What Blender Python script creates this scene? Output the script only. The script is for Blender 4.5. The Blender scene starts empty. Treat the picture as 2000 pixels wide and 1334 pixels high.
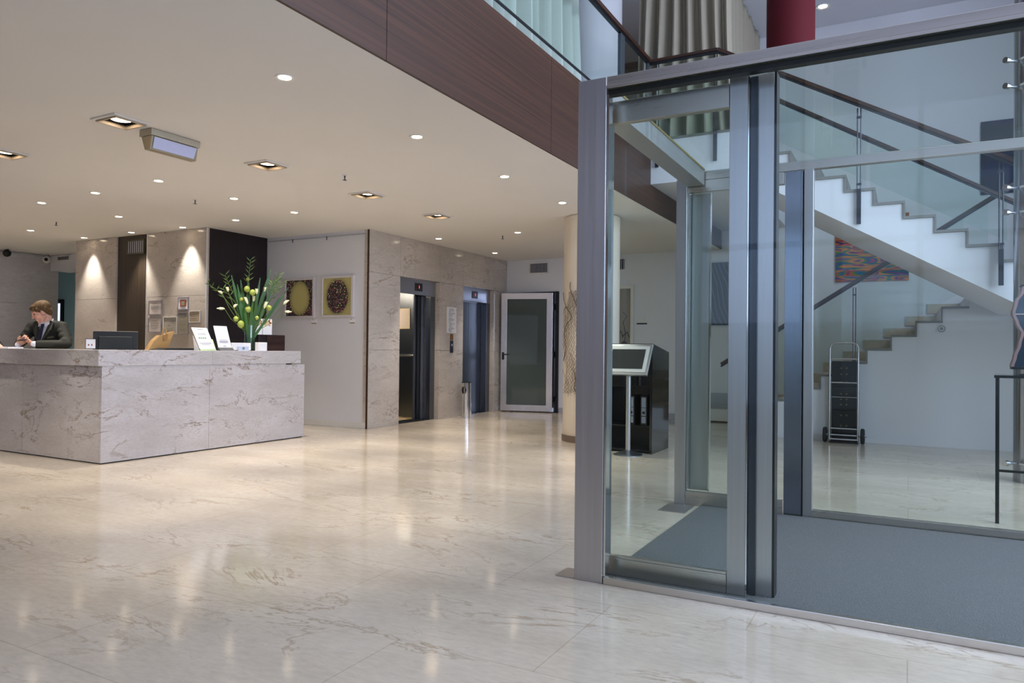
import bpy, bmesh, math, random
from mathutils import Vector, Matrix
random.seed(7)
C = bpy.context.scene.collection
R = math.radians
PI = math.pi

# ------------------------------------------------------------------ camera
def basis(yaw, pitch, roll):
    cy, sy = math.cos(yaw), math.sin(yaw); cp, sp = math.cos(pitch), math.sin(pitch)
    f = Vector((-sy*cp, cy*cp, sp)); r = Vector((cy, sy, 0)); u = r.cross(f)
    cr, sr = math.cos(roll), math.sin(roll)
    return cr*r + sr*u, -sr*r + cr*u, f
cam_d = bpy.data.cameras.new('camera'); cam = bpy.data.objects.new('camera', cam_d); C.objects.link(cam)
cr_, cu_, cf_ = basis(R(28.4643), R(0.6860), R(0.6005))
cam.matrix_world = Matrix(((cr_.x, cu_.x, -cf_.x, 0), (cr_.y, cu_.y, -cf_.y, 0), (cr_.z, cu_.z, -cf_.z, 1.17), (0, 0, 0, 1)))
cam_d.sensor_width = 36.0
cam_d.lens = 1429.0*36.0/2000.0
cam_d.clip_start = 0.05; cam_d.clip_end = 200
S = bpy.context.scene
S.camera = cam
S.view_settings.view_transform = 'Standard'
S.view_settings.look = 'None'
S.view_settings.exposure = 0.60
S.view_settings.gamma = 1.0
S.view_settings.use_curve_mapping = False
S.cycles.use_denoising = True
S.cycles.max_bounces = 10
S.cycles.diffuse_bounces = 5
S.cycles.glossy_bounces = 5
S.cycles.transmission_bounces = 8
S.cycles.transparent_max_bounces = 16
S.cycles.caustics_reflective = False
S.cycles.caustics_refractive = False
S.cycles.sample_clamp_indirect = 6.0

# ------------------------------------------------------------------ world and daylight
W = bpy.data.worlds.new('world'); S.world = W; W.use_nodes = True
bg = W.node_tree.nodes['Background']
bg.inputs[0].default_value = (0.62, 0.74, 1.0, 1); bg.inputs[1].default_value = 0.3

def area(name, loc, size, size_y, normal, power, col):
    l = bpy.data.lights.new(name, 'AREA'); l.shape = 'RECTANGLE'; l.size = size; l.size_y = size_y
    l.energy = power; l.color = col
    o = bpy.data.objects.new(name, l); C.objects.link(o)
    o.location = loc
    o.rotation_euler = Vector(normal).to_track_quat('-Z', 'Y').to_euler()
    return o
DAY = (0.68, 0.77, 1.0)
# daylight entering through the glazed street front (behind the camera) and the glazed right side
area('daylight_street_front', (0.1, -3.85, 3.0), 5.6, 2.8, (0, 1, 0), 60, (0.5, 0.62, 1.0))
area('daylight_right_side', (3.15, 5.0, 3.4), 7.2, 4.2, (-1, 0, 0), 560, DAY)
area('fill_light_left', (-9.5, -3.4, 1.6), 8.0, 2.0, (0, 1, 0), 14, DAY)  # added fill light in front of the solid left wall; no window there

# ------------------------------------------------------------------ helpers
def srgb(h):
    h = h.lstrip('#'); v = [int(h[i:i+2], 16)/255 for i in (0, 2, 4)]
    return tuple((c/12.92 if c <= 0.04045 else ((c+0.055)/1.055)**2.4) for c in v) + (1,)
def newmat(name):
    m = bpy.data.materials.new(name); m.use_nodes = True
    n = m.node_tree.nodes; l = m.node_tree.links
    return m, n, l, n['Principled BSDF']
def plain(name, col, rough=0.5, metal=0.0, spec=0.5, noise=0.06, nscale=30, bump=0.0, coat=0.0):
    m, n, l, b = newmat(name)
    c = srgb(col) if isinstance(col, str) else col
    b.inputs['Roughness'].default_value = rough; b.inputs['Metallic'].default_value = metal
    b.inputs['Specular IOR Level'].default_value = spec
    if coat: b.inputs['Coat Weight'].default_value = coat
    g = n.new('ShaderNodeNewGeometry'); t = n.new('ShaderNodeTexNoise'); t.inputs['Scale'].default_value = nscale
    l.new(g.outputs['Position'], t.inputs['Vector'])
    r = n.new('ShaderNodeMapRange'); r.inputs['To Min'].default_value = 1-noise; r.inputs['To Max'].default_value = 1+noise
    l.new(t.outputs['Fac'], r.inputs['Value'])
    v = n.new('ShaderNodeVectorMath'); v.operation = 'SCALE'; v.inputs[0].default_value = c[:3]
    l.new(r.outputs['Result'], v.inputs['Scale']); l.new(v.outputs[0], b.inputs['Base Color'])
    if bump:
        bp = n.new('ShaderNodeBump'); bp.inputs['Strength'].default_value = bump; bp.inputs['Distance'].default_value = 0.01
        l.new(t.outputs['Fac'], bp.inputs['Height']); l.new(bp.outputs[0], b.inputs['Normal'])
    return m
def emis(name, col, s):
    m, n, l, b = newmat(name)
    b.inputs['Base Color'].default_value = (0.8, 0.8, 0.8, 1)
    b.inputs['Emission Color'].default_value = srgb(col); b.inputs['Emission Strength'].default_value = s
    return m
def marble(name, base, dark, vein, rough, scale=1.0, vs=0.55, joints=None, stretch=(1, 1, 1), vw=0.035):
    m, n, l, b = newmat(name)
    g = n.new('ShaderNodeNewGeometry')
    mp = n.new('ShaderNodeMapping'); mp.inputs['Scale'].default_value = [s*scale for s in stretch]
    l.new(g.outputs['Position'], mp.inputs['Vector'])
    big = n.new('ShaderNodeTexNoise'); big.inputs['Scale'].default_value = 1.6; big.inputs['Detail'].default_value = 6
    l.new(mp.outputs[0], big.inputs['Vector'])
    r1 = n.new('ShaderNodeValToRGB'); r1.color_ramp.elements[0].position = .3; r1.color_ramp.elements[1].position = .72
    r1.color_ramp.elements[0].color = srgb(dark); r1.color_ramp.elements[1].color = srgb(base)
    l.new(big.outputs['Fac'], r1.inputs[0])
    # mottling
    sm = n.new('ShaderNodeTexNoise'); sm.inputs['Scale'].default_value = 22; sm.inputs['Detail'].default_value = 8; sm.inputs['Roughness'].default_value = .65
    l.new(mp.outputs[0], sm.inputs['Vector'])
    mr = n.new('ShaderNodeMapRange'); mr.inputs['From Min'].default_value = .3; mr.inputs['From Max'].default_value = .7
    mr.inputs['To Min'].default_value = .9; mr.inputs['To Max'].default_value = 1.08
    l.new(sm.outputs['Fac'], mr.inputs['Value'])
    mul = n.new('ShaderNodeVectorMath'); mul.operation = 'SCALE'
    l.new(r1.outputs[0], mul.inputs[0]); l.new(mr.outputs[0], mul.inputs['Scale'])
    # veins: zero line of warped noise, two scales
    last = mul.outputs[0]
    for sc, w, k in ((1.1, vw, vs), (3.3, vw*.8, vs*.55)):
        wn = n.new('ShaderNodeTexNoise'); wn.inputs['Scale'].default_value = sc; wn.inputs['Detail'].default_value = 9
        wn.inputs['Roughness'].default_value = .62; wn.inputs['Distortion'].default_value = .6
        l.new(mp.outputs[0], wn.inputs['Vector'])
        a = n.new('ShaderNodeMath'); a.operation = 'SUBTRACT'; a.inputs[1].default_value = .5; l.new(wn.outputs['Fac'], a.inputs[0])
        c = n.new('ShaderNodeMath'); c.operation = 'ABSOLUTE'; l.new(a.outputs[0], c.inputs[0])
        d = n.new('ShaderNodeMapRange'); d.inputs['From Min'].default_value = 0; d.inputs['From Max'].default_value = w*.35
        d.inputs['To Min'].default_value = k; d.inputs['To Max'].default_value = 0; l.new(c.outputs[0], d.inputs['Value'])
        mk = n.new('ShaderNodeMapRange'); mk.inputs['From Min'].default_value = .42; mk.inputs['From Max'].default_value = .6
        l.new(big.outputs['Fac'], mk.inputs['Value'])
        mm = n.new('ShaderNodeMath'); mm.operation = 'MULTIPLY'; l.new(d.outputs[0], mm.inputs[0]); l.new(mk.outputs[0], mm.inputs[1])
        mx = n.new('ShaderNodeMix'); mx.data_type = 'RGBA'; mx.inputs['B'].default_value = srgb(vein)
        l.new(mm.outputs[0], mx.inputs['Factor']); l.new(last, mx.inputs['A']); last = mx.outputs['Result']
    if joints:
        bw, bh, off, mort = joints
        br = n.new('ShaderNodeTexBrick'); br.offset = off; br.inputs['Scale'].default_value = 1
        br.inputs['Brick Width'].default_value = bw; br.inputs['Row Height'].default_value = bh
        br.inputs['Mortar Size'].default_value = mort; br.inputs['Mortar Smooth'].default_value = 0
        br.inputs['Color1'].default_value = (.975, .975, .975, 1); br.inputs['Color2'].default_value = (1, 1, 1, 1); br.inputs['Mortar'].default_value = (.80, .77, .72, 1)
        l.new(g.outputs['Position'], br.inputs['Vector'])
        mj = n.new('ShaderNodeMix'); mj.data_type = 'RGBA'; mj.blend_type = 'MULTIPLY'; mj.inputs['Factor'].default_value = 1
        l.new(last, mj.inputs['A']); l.new(br.outputs['Color'], mj.inputs['B']); last = mj.outputs['Result']
    l.new(last, b.inputs['Base Color'])
    b.inputs['Roughness'].default_value = rough
    rr = n.new('ShaderNodeMapRange'); rr.inputs['To Min'].default_value = rough*.8; rr.inputs['To Max'].default_value = rough*1.3
    l.new(sm.outputs['Fac'], rr.inputs['Value']); l.new(rr.outputs[0], b.inputs['Roughness'])
    return m
def wood(name, a, c, stretch, rough=.35, scale=1.0, spec=.5):
    m, n, l, b = newmat(name)
    g = n.new('ShaderNodeNewGeometry'); mp = n.new('ShaderNodeMapping'); mp.inputs['Scale'].default_value = [s*scale for s in stretch]
    l.new(g.outputs['Position'], mp.inputs['Vector'])
    t = n.new('ShaderNodeTexNoise'); t.inputs['Scale'].default_value = 1; t.inputs['Detail'].default_value = 6; t.inputs['Distortion'].default_value = .4
    l.new(mp.outputs[0], t.inputs['Vector'])
    r = n.new('ShaderNodeValToRGB'); r.color_ramp.elements[0].position = .32; r.color_ramp.elements[1].position = .68
    r.color_ramp.elements[0].color = srgb(a); r.color_ramp.elements[1].color = srgb(c)
    l.new(t.outputs['Fac'], r.inputs[0]); l.new(r.outputs[0], b.inputs['Base Color'])
    b.inputs['Roughness'].default_value = rough; b.inputs['Specular IOR Level'].default_value = spec
    return m
def steel(name, col, rough=.32, stretch=(22, 22, .4), amp=.10):
    m, n, l, b = newmat(name)
    b.inputs['Metallic'].default_value = 1
    g = n.new('ShaderNodeNewGeometry'); mp = n.new('ShaderNodeMapping'); mp.inputs['Scale'].default_value = stretch
    l.new(g.outputs['Position'], mp.inputs['Vector'])
    t = n.new('ShaderNodeTexNoise'); t.inputs['Scale'].default_value = 3; t.inputs['Detail'].default_value = 4
    l.new(mp.outputs[0], t.inputs['Vector'])
    r = n.new('ShaderNodeMapRange'); r.inputs['To Min'].default_value = 1-amp; r.inputs['To Max'].default_value = 1+amp; l.new(t.outputs['Fac'], r.inputs['Value'])
    v = n.new('ShaderNodeVectorMath'); v.operation = 'SCALE'; v.inputs[0].default_value = srgb(col)[:3]
    l.new(r.outputs[0], v.inputs['Scale']); l.new(v.outputs[0], b.inputs['Base Color'])
    r2 = n.new('ShaderNodeMapRange'); r2.inputs['To Min'].default_value = rough*.85; r2.inputs['To Max'].default_value = rough*1.2
    l.new(t.outputs['Fac'], r2.inputs['Value']); l.new(r2.outputs[0], b.inputs['Roughness'])
    return m
def glass(name, tint, refl=1.0, rough=0.0, ior=1.5):
    m = bpy.data.materials.new(name); m.use_nodes = True; n = m.node_tree.nodes; l = m.node_tree.links
    n.remove(n['Principled BSDF']); out = n['Material Output']
    t = n.new('ShaderNodeBsdfTransparent'); t.inputs[0].default_value = tint
    gl = n.new('ShaderNodeBsdfGlossy'); gl.inputs['Roughness'].default_value = rough; gl.inputs[0].default_value = (.95, 1, .98, 1)
    lw = n.new('ShaderNodeFresnel'); gm = n.new('ShaderNodeNewGeometry'); mi = n.new('ShaderNodeMix')
    mi.inputs['A'].default_value = ior; mi.inputs['B'].default_value = 1/ior        # same pane reflectance from both faces
    l.new(gm.outputs['Backfacing'], mi.inputs['Factor']); l.new(mi.outputs[0], lw.inputs['IOR'])
    mu = n.new('ShaderNodeMath'); mu.operation = 'MULTIPLY'; mu.inputs[1].default_value = refl; mu.use_clamp = True
    l.new(lw.outputs[0], mu.inputs[0])
    mx = n.new('ShaderNodeMixShader'); l.new(mu.outputs[0], mx.inputs[0]); l.new(t.outputs[0], mx.inputs[1]); l.new(gl.outputs[0], mx.inputs[2])
    l.new(mx.outputs[0], out.inputs['Surface'])
    return m

M = {}
M['floor'] = marble('floor_marble', '#d6cab8', '#c3b6a3', '#9a8263', .10, scale=1.0, vs=.7, joints=(1.2, .8, .5, .0025), stretch=(.7, 1.7, 1), vw=.034)
M['ceil'] = plain('ceiling_paint', '#dedcda', .9, noise=.02, nscale=2)
M['wall'] = plain('white_wall_paint', '#d6d7dc', .75, noise=.02, nscale=3)
M['counter'] = marble('counter_marble', '#cbc8ca', '#b9b4b3', '#85715c', .22, scale=1.5, vs=.95, stretch=(.8, .7, 2.0), vw=.036)
M['wallmarble'] = marble('wall_marble', '#c5bdb4', '#b5aca3', '#7f6a58', .16, scale=1.3, vs=.75, stretch=(.8, .7, 2.0), vw=.036)
M['greymarble'] = marble('grey_marble', '#d2cfd3', '#bfbcc1', '#9a9598', .3, scale=.9, vs=.4, stretch=(.5, .5, 2))
M['fascia'] = wood('fascia_wood', '#35241b', '#4b3123', (40, .5, 60), .42, spec=.35)
M['darkwood'] = wood('dark_wood', '#120b0a', '#20141a', (40, 40, .8), .35)
M['darkwood2'] = wood('bronze_panel', '#2e261d', '#41362a', (30, 30, .6), .3)
M['railwood'] = wood('rail_wood', '#2a1812', '#46291c', (6, 6, 40), .35)
M['steel'] = steel('brushed_steel', '#c2c0c0', .34)
M['steelx'] = steel('brushed_steel_rail', '#cfc9c0', .28, (.4, 22, 22), .05)
M['steelblue'] = steel('door_steel', '#7b7f88', .3, amp=.03)
M['chrome'] = steel('chrome', '#e4e4e4', .08, amp=.02)
M['darksteel'] = steel('dark_steel', '#4a4e55', .35)
M['black'] = plain('black_paint', '#0d0e10', .35)
M['blackgloss'] = plain('black_lacquer', '#141416', .1, coat=.5)
M['glass'] = glass('clear_glass', (.935, .965, .952, 1), .25)
M['glass2'] = glass('balustrade_glass', (.93, .97, .955, 1), .25)
M['glassedge'] = plain('glass_edge', '#4f7f86', .15)
M['darkglass'] = None
M['mat'] = plain('mat_carpet', '#6b6c6d', .95, spec=.1, noise=.35, nscale=160, bump=.6)
M['lamp'] = emis('lamp_glow', '#ffe9c8', 14)
M['lamprefl'] = plain('lamp_reflector', '#c9a980', .3)
M['whitetrim'] = plain('white_metal', '#d8d6d2', .4)
M['paper'] = plain('white_paper', '#e6e6ea', .7)
M['ink'] = plain('grey_ink', '#74757c', .7)
M['kraft'] = plain('kraft_paper', '#b8935f', .6, noise=.15, nscale=8)
M['skin'] = plain('skin', '#d3a08a', .5, noise=.05)
M['hair'] = wood('brown_hair', '#3b2712', '#6d5128', (60, 60, 20), .75)
M['suit'] = plain('dark_green_suit', '#26271f', .8, noise=.2, nscale=120)
M['shirt'] = plain('white_shirt', '#e6e8f2', .7)
M['tie'] = plain('navy_tie', '#151c38', .5)
M['rubber'] = plain('black_rubber', '#15171a', .6)
M['rubberwall'] = plain('grey_plastic', '#a9aab0', .5)
M['track'] = plain('dark_metal', '#2c3036', .35, metal=.6)

class MB:                       # bmesh collector
    def __init__(s): s.b = bmesh.new()
    def box(s, x0, x1, y0, y1, z0, z1):
        v = [s.b.verts.new(p) for p in ((x0,y0,z0),(x1,y0,z0),(x1,y1,z0),(x0,y1,z0),(x0,y0,z1),(x1,y0,z1),(x1,y1,z1),(x0,y1,z1))]
        for f in ((0,3,2,1),(4,5,6,7),(0,1,5,4),(1,2,6,5),(2,3,7,6),(3,0,4,7)): s.b.faces.new([v[i] for i in f])
        return s
    def obox(s, c, hx, hy, hz, ax, ay):      # oriented box: centre, half sizes, axes
        ax = Vector(ax).normalized(); ay = Vector(ay).normalized(); az = ax.cross(ay).normalized(); c = Vector(c)
        v = [s.b.verts.new(c + ax*hx*i + ay*hy*j + az*hz*k) for k in (-1, 1) for i, j in ((-1,-1),(1,-1),(1,1),(-1,1))]
        for f in ((0,3,2,1),(4,5,6,7),(0,1,5,4),(1,2,6,5),(2,3,7,6),(3,0,4,7)): s.b.faces.new([v[i] for i in f])
        return s
    def beam(s, a, b, w, h, up=(0,0,1)):     # box along a->b, width w, height h
        a = Vector(a); b = Vector(b); d = (b-a); L = d.length; d.normalize()
        side = d.cross(Vector(up)).normalized()
        return s.obox((a+b)/2, L/2, w/2, h/2, d, -side)
    def face(s, pts):
        s.b.faces.new([s.b.verts.new(p) for p in pts]); return s
    def prism(s, pts, vec):                  # extrude polygon by vec
        vec = Vector(vec); a = [s.b.verts.new(p) for p in pts]; b = [s.b.verts.new(Vector(p)+vec) for p in pts]
        s.b.faces.new(a); s.b.faces.new(b[::-1]); k = len(a)
        for i in range(k): s.b.faces.new([a[i], b[i], b[(i+1)%k], a[(i+1)%k]])
        return s
    def tube(s, pts, r, n=8, cap=True, radii=None):
        pts = [Vector(p) for p in pts]; rings = []; prev = None
        for i, p in enumerate(pts):
            d = (pts[min(i+1, len(pts)-1)] - pts[max(i-1, 0)])
            if d.length < 1e-9: d = Vector((0, 0, 1))
            d.normalize()
            if prev is None:
                a = d.cross(Vector((0, 0, 1)))
                if a.length < .05: a = d.cross(Vector((1, 0, 0)))
                a.normalize()
            else:
                a = prev - d*prev.dot(d)
                if a.length < 1e-6: a = d.orthogonal()
                a.normalize()
            prev = a; c = d.cross(a); rr = radii[i] if radii else r
            rings.append([s.b.verts.new(p + (a*math.cos(2*PI*k/n) + c*math.sin(2*PI*k/n))*rr) for k in range(n)])
        for i in range(len(rings)-1):
            for k in range(n): s.b.faces.new([rings[i][k], rings[i][(k+1)%n], rings[i+1][(k+1)%n], rings[i+1][k]])
        if cap: s.b.faces.new(rings[0][::-1]); s.b.faces.new(rings[-1])
        return s
    def lathe(s, prof, c=(0, 0), n=32, a0=0, a1=2*PI, z0=0):     # prof: (r,z) list
        full = abs(a1-a0-2*PI) < 1e-6; m = n if full else n+1; rings = []
        for r, z in prof:
            if r < 1e-6: rings.append([s.b.verts.new((c[0], c[1], z+z0))]*m)
            else: rings.append([s.b.verts.new((c[0]+r*math.cos(a0+(a1-a0)*k/n), c[1]+r*math.sin(a0+(a1-a0)*k/n), z+z0)) for k in range(m)])
        for i in range(len(rings)-1):
            for k in range(n):
                q = [rings[i][k], rings[i][(k+1)%m], rings[i+1][(k+1)%m], rings[i+1][k]]
                u = []
                for v in q:
                    if v not in u: u.append(v)
                if len(u) > 2:
                    try: s.b.faces.new(u)
                    except ValueError: pass
        return s
    def disc(s, c, r, n=24, nz=1):
        s.b.faces.new([s.b.verts.new((c[0]+r*math.cos(2*PI*k/n*nz), c[1]+r*math.sin(2*PI*k/n*nz), c[2])) for k in range(n)]); return s
    def ball(s, c, rx, ry=None, rz=None, sub=2, rot=None):
        ry = ry or rx; rz = rz or rx
        g = bmesh.ops.create_icosphere(s.b, subdivisions=sub, radius=1)
        for v in g['verts']:
            p = Vector((v.co.x*rx, v.co.y*ry, v.co.z*rz))
            if rot: p = rot @ p
            v.co = p + Vector(c)
        return s
    def cap(s, a, b, ra, rb, n=16):           # tapered capsule, closed
        a = Vector(a); b = Vector(b); d = (b-a).normalized()
        pts = []; rad = []
        for t in (90, 60, 30): pts.append(a - d*ra*math.sin(R(t))); rad.append(max(ra*math.cos(R(t)), ra*.03))
        pts += [a, b]; rad += [ra, rb]
        for t in (30, 60, 90): pts.append(b + d*rb*math.sin(R(t))); rad.append(max(rb*math.cos(R(t)), rb*.03))
        return s.tube(pts, 0, n, True, rad)

ORIG = {}
def linkmesh(name, b, mat, smooth=False, bevel=0.0, parent=None, recalc=True):
    if recalc: bmesh.ops.recalc_face_normals(b, faces=b.faces)
    if parent is not None:
        o0 = ORIG.get(parent.name, Vector((0, 0, 0)))
        if o0.length: bmesh.ops.translate(b, verts=b.verts, vec=-o0)
    me = bpy.data.meshes.new(name); b.to_mesh(me); b.free()
    if mat is not None:
        for m in (mat if isinstance(mat, (list, tuple)) else [mat]): me.materials.append(m)
    if smooth:
        for p in me.polygons: p.use_smooth = True
        try: me.set_sharp_from_angle(angle=R(smooth if smooth is not True else 40))
        except Exception: pass
    o = bpy.data.objects.new(name, me); C.objects.link(o)
    if parent is not None: o.parent = parent; ORIG[o.name] = ORIG.get(parent.name, Vector((0, 0, 0)))
    if bevel:
        bv = o.modifiers.new('bevel', 'BEVEL'); bv.width = bevel; bv.segments = 2; bv.limit_method = 'ANGLE'
    return o
def obj(name, mb, mat, parent=None, smooth=False, bevel=0.0): return linkmesh(name, mb.b, mat, smooth, bevel, parent)
def thing(name, label, cat, loc=(0, 0, 0), group=None):
    o = bpy.data.objects.new(name, None); C.objects.link(o); o.empty_display_size = .1
    o.location = loc; ORIG[o.name] = Vector(loc)
    o['label'] = label; o['category'] = cat
    if group: o['group'] = group
    return o
def tag(o, label, cat, group=None):
    o['label'] = label; o['category'] = cat
    if group: o['group'] = group
    return o
def struct(name, mb, mat, smooth=False, bevel=0.0):
    o = obj(name, mb, mat, None, smooth, bevel); o['kind'] = 'structure'; return o
def kids(o): return [c for c in bpy.data.objects if c.parent == o]
def dup(root, loc, label=None, rotz=None, group=None):
    r = root.copy(); C.objects.link(r); r.location = loc
    if rotz is not None: r.rotation_euler = (0, 0, rotz)
    if label: r['label'] = label
    if group: r['group'] = group
    for ch in kids(root):
        c = ch.copy(); C.objects.link(c); c.parent = r
        for g in kids(ch):
            d = g.copy(); C.objects.link(d); d.parent = c
    return r

# key dimensions
CZ = 2.917      # lobby ceiling
FZ = 3.77       # gallery floor
UZ = 6.38       # upper ceiling
BX = -2.785     # gallery edge
LY = 8.66       # landing edge
BY = 12.55      # back wall
EX = -6.93      # elevator wall
PY = 8.40       # picture wall
RY = 7.24       # reception wall
DX = -9.02      # dark panel return
LWX = -14.7     # far left wall
# ------------------------------------------------------------------ shell
struct('floor', MB().box(-18.6, 3.0, -3.6, 12.7, -.06, 0), M['floor'])
M['taupe'] = plain('taupe_wall_paint', '#7d6a5c', .7, noise=.03, nscale=2)
M['teal'] = plain('teal_grey_paint', '#a3c4c8', .7, noise=.03, nscale=2)
M['upwall'] = plain('upper_wall_paint', '#c4ccc8', .8, noise=.02, nscale=2)

GIMB = [(-5.38, 3.52), (-7.24, 3.63), (-5.385, 5.0), (-5.40, 6.48), (-5.415, 7.90)]
GH = .118
def ceiling():
    mb = MB()
    xs = sorted({-18.6, BX-.02} | {round(g[0]+s*GH, 4) for g in GIMB for s in (-1, 1)})
    ys = sorted({-3.6, BY+.1} | {round(g[1]+s*GH, 4) for g in GIMB for s in (-1, 1)})
    for i in range(len(xs)-1):
        for j in range(len(ys)-1):
            cx, cy = (xs[i]+xs[i+1])/2, (ys[j]+ys[j+1])/2
            if any(abs(cx-g[0]) < GH and abs(cy-g[1]) < GH for g in GIMB): continue
            mb.box(xs[i], xs[i+1], ys[j], ys[j+1], CZ, CZ+.03)
    bmesh.ops.remove_doubles(mb.b, verts=mb.b.verts, dist=1e-5)
    # drop the interior duplicate faces
    seen = {}
    for f in mb.b.faces:
        k = tuple(sorted(v.index for v in f.verts))
        seen.setdefault(k, []).append(f)
    return mb
mb = ceiling(); mb.b.verts.index_update()
d = {}
for f in mb.b.faces: d.setdefault(tuple(sorted(v.index for v in f.verts)), []).append(f)
bmesh.ops.delete(mb.b, geom=[f for fs in d.values() if len(fs) > 1 for f in fs], context='FACES_ONLY')
struct('ceiling', mb, M['ceil'])
struct('floor_gallery', MB().box(-6.3, BX-.02, -3.6, BY, FZ-.17, FZ).box(BX-.02, -1.75, LY, BY, 3.22, FZ), M['wall'])
struct('ceiling_upper', MB().box(-6.3, 3.0, -3.6, BY+.1, UZ, UZ+.05), M['wall'])

# dark wood fascia of the gallery, three long boards with shadow joints
mb = MB()
for a, b in ((-3.55, 1.1), (1.105, 3.502), (3.507, 5.818), (5.823, 7.815), (7.82, LY)): mb.box(BX-.02, BX, a, b, CZ, FZ)
mb.box(BX-.02, BX, LY+.003, BY-.01, CZ, 3.217)
struct('trim_1', mb, M['fascia'])

# elevator wall: marble slabs with fine joints around two openings
mb = MB(); g = .0035
def slabs(y0, y1, zs, x=EX):
    for a, b in zip(zs[:-1], zs[1:]): mb.box(x-.09, x, y0+g/2, y1-g/2, a+g/2, b-g/2)
slabs(8.385, 9.13, (0, 1.155, 2.30, CZ))
slabs(9.13, 9.52, (2.30, CZ)); slabs(9.52, 10.215, (2.30, CZ))
slabs(10.215, 10.96, (0, 1.155, 2.30, CZ))
slabs(10.96, 11.35, (2.30, CZ)); slabs(11.35, 12.05, (2.30, CZ))
slabs(12.05, BY, (0, 1.155, 2.30, CZ))
struct('wall_elevator', mb, M['wallmarble'])
mb = MB()
mb.box(EX-.35, EX-.092, 8.42, 9.1, 0, CZ).box(EX-.35, EX-.092, 10.23, 10.94, 0, CZ).box(EX-.35, EX-.092, 12.08, BY, 0, CZ)
mb.box(EX-.35, EX-.092, 9.1, 10.23, 2.32, CZ).box(EX-.35, EX-.092, 10.94, 12.08, 2.32, CZ)
struct('wall_elevator_backing', mb, M['wall'])
struct('trim_2', MB().box(EX-.028, EX-.001, 8.374, 8.384, 0, CZ), M['railwood'])
# picture wall, dark return, reception wall
struct('wall_pictures', MB().box(DX, EX-.03, PY-.002, PY+.12, 0, CZ), M['wall'])
struct('baseboard_pictures', MB().box(DX+.02, EX-.03, PY-.016, PY-.003, 0, .085), M['whitetrim'], bevel=.003)
struct('wall_dark', MB().box(DX-.06, DX, RY+.012, PY-.003, 0, CZ), M['darkwood'])
mb = MB()
for a, b in ((-12.22, -11.13), (-10.36, -9.01)):
    for z0, z1 in ((0, .95), (.95, 1.93), (1.93, CZ)): mb.box(a+g, b-g, RY, RY+.05, z0+g/2, z1-g/2)
struct('wall_reception', mb, M['wallmarble'])
struct('wall_reception_recess', MB().box(-11.13, -10.36, RY+.03, RY+.06, 0, CZ).box(-12.2, -9.1, RY+.052, RY+.2, 0, CZ), M['darkwood2'])
struct('trim_3', MB().box(-9.012, -9.0, RY-.006, RY+.012, 0, CZ).box(-10.37, -10.36, RY-.004, RY+.03, 0, CZ), M['whitetrim'])
# far left
mb = MB()
for z0, z1 in ((0, .98), (.98, 1.96), (1.96, CZ)):
    for k in range(9): mb.box(LWX-.05, LWX, -3.5+1.32*k+g, -3.5+1.32*(k+1)-g, z0+g/2, z1-g/2)
struct('wall_left', mb, M['greymarble'])
struct('wall_left_bulkhead', MB().box(LWX, -12.0, 8.22, 8.6, 2.62, CZ), M['wall'])
struct('wall_passage', MB().box(-18.5, -17.3, 9.6, 9.7, 0, CZ).box(-16.6, -12.0, 9.6, 9.7, 0, CZ).box(-17.3, -16.6, 9.6, 9.7, 2.2, CZ)
       .box(-12.1, -12.0, RY+.2, 9.6, 0, CZ).box(-18.6, -18.5, 8.4, 9.7, 0, CZ), M['teal'])
struct('door_1', MB().box(-17.3, -17.22, 9.56, 9.62, 0, 2.2).box(-16.69, -16.6, 9.56, 9.62, 0, 2.2).box(-17.22, -16.69, 9.56, 9.62, 2.12, 2.2), M['black'])
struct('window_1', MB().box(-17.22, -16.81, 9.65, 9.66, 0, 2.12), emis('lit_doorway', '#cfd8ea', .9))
struct('window_2', MB().box(-16.81, -16.69, 9.64, 9.65, 0, 2.12), plain('teal_door_glass', '#3f6f76', .2))
# back wall with opening behind the ajar door
mb = MB()
mb.box(-7.6, -5.80, BY, BY+.1, 2.29, UZ).box(-7.6, -6.9, BY, BY+.1, 0, 2.288).box(-5.80, 3.0, BY, BY+.1, 0, 3.0).box(-5.8, -2.3, BY, BY+.1, 3.0, FZ).box(-2.3, 3.0, BY, BY+.1, 3.0, UZ)
struct('wall_back', mb, M['wall'])
struct('wall_gallery', MB().box(-6.3, -2.3, BY-.02, BY+.0, FZ, UZ).box(-6.35, -6.25, -3.6, BY, FZ, UZ), M['taupe'])
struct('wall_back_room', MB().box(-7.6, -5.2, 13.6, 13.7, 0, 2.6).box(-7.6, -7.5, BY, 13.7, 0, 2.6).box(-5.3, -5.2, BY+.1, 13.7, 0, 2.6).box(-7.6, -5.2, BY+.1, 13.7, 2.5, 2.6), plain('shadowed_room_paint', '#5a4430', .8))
struct('baseboard_back', MB().box(-5.78, -2.2, BY-.015, BY-.001, 0, .1), M['rubberwall'])
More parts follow.
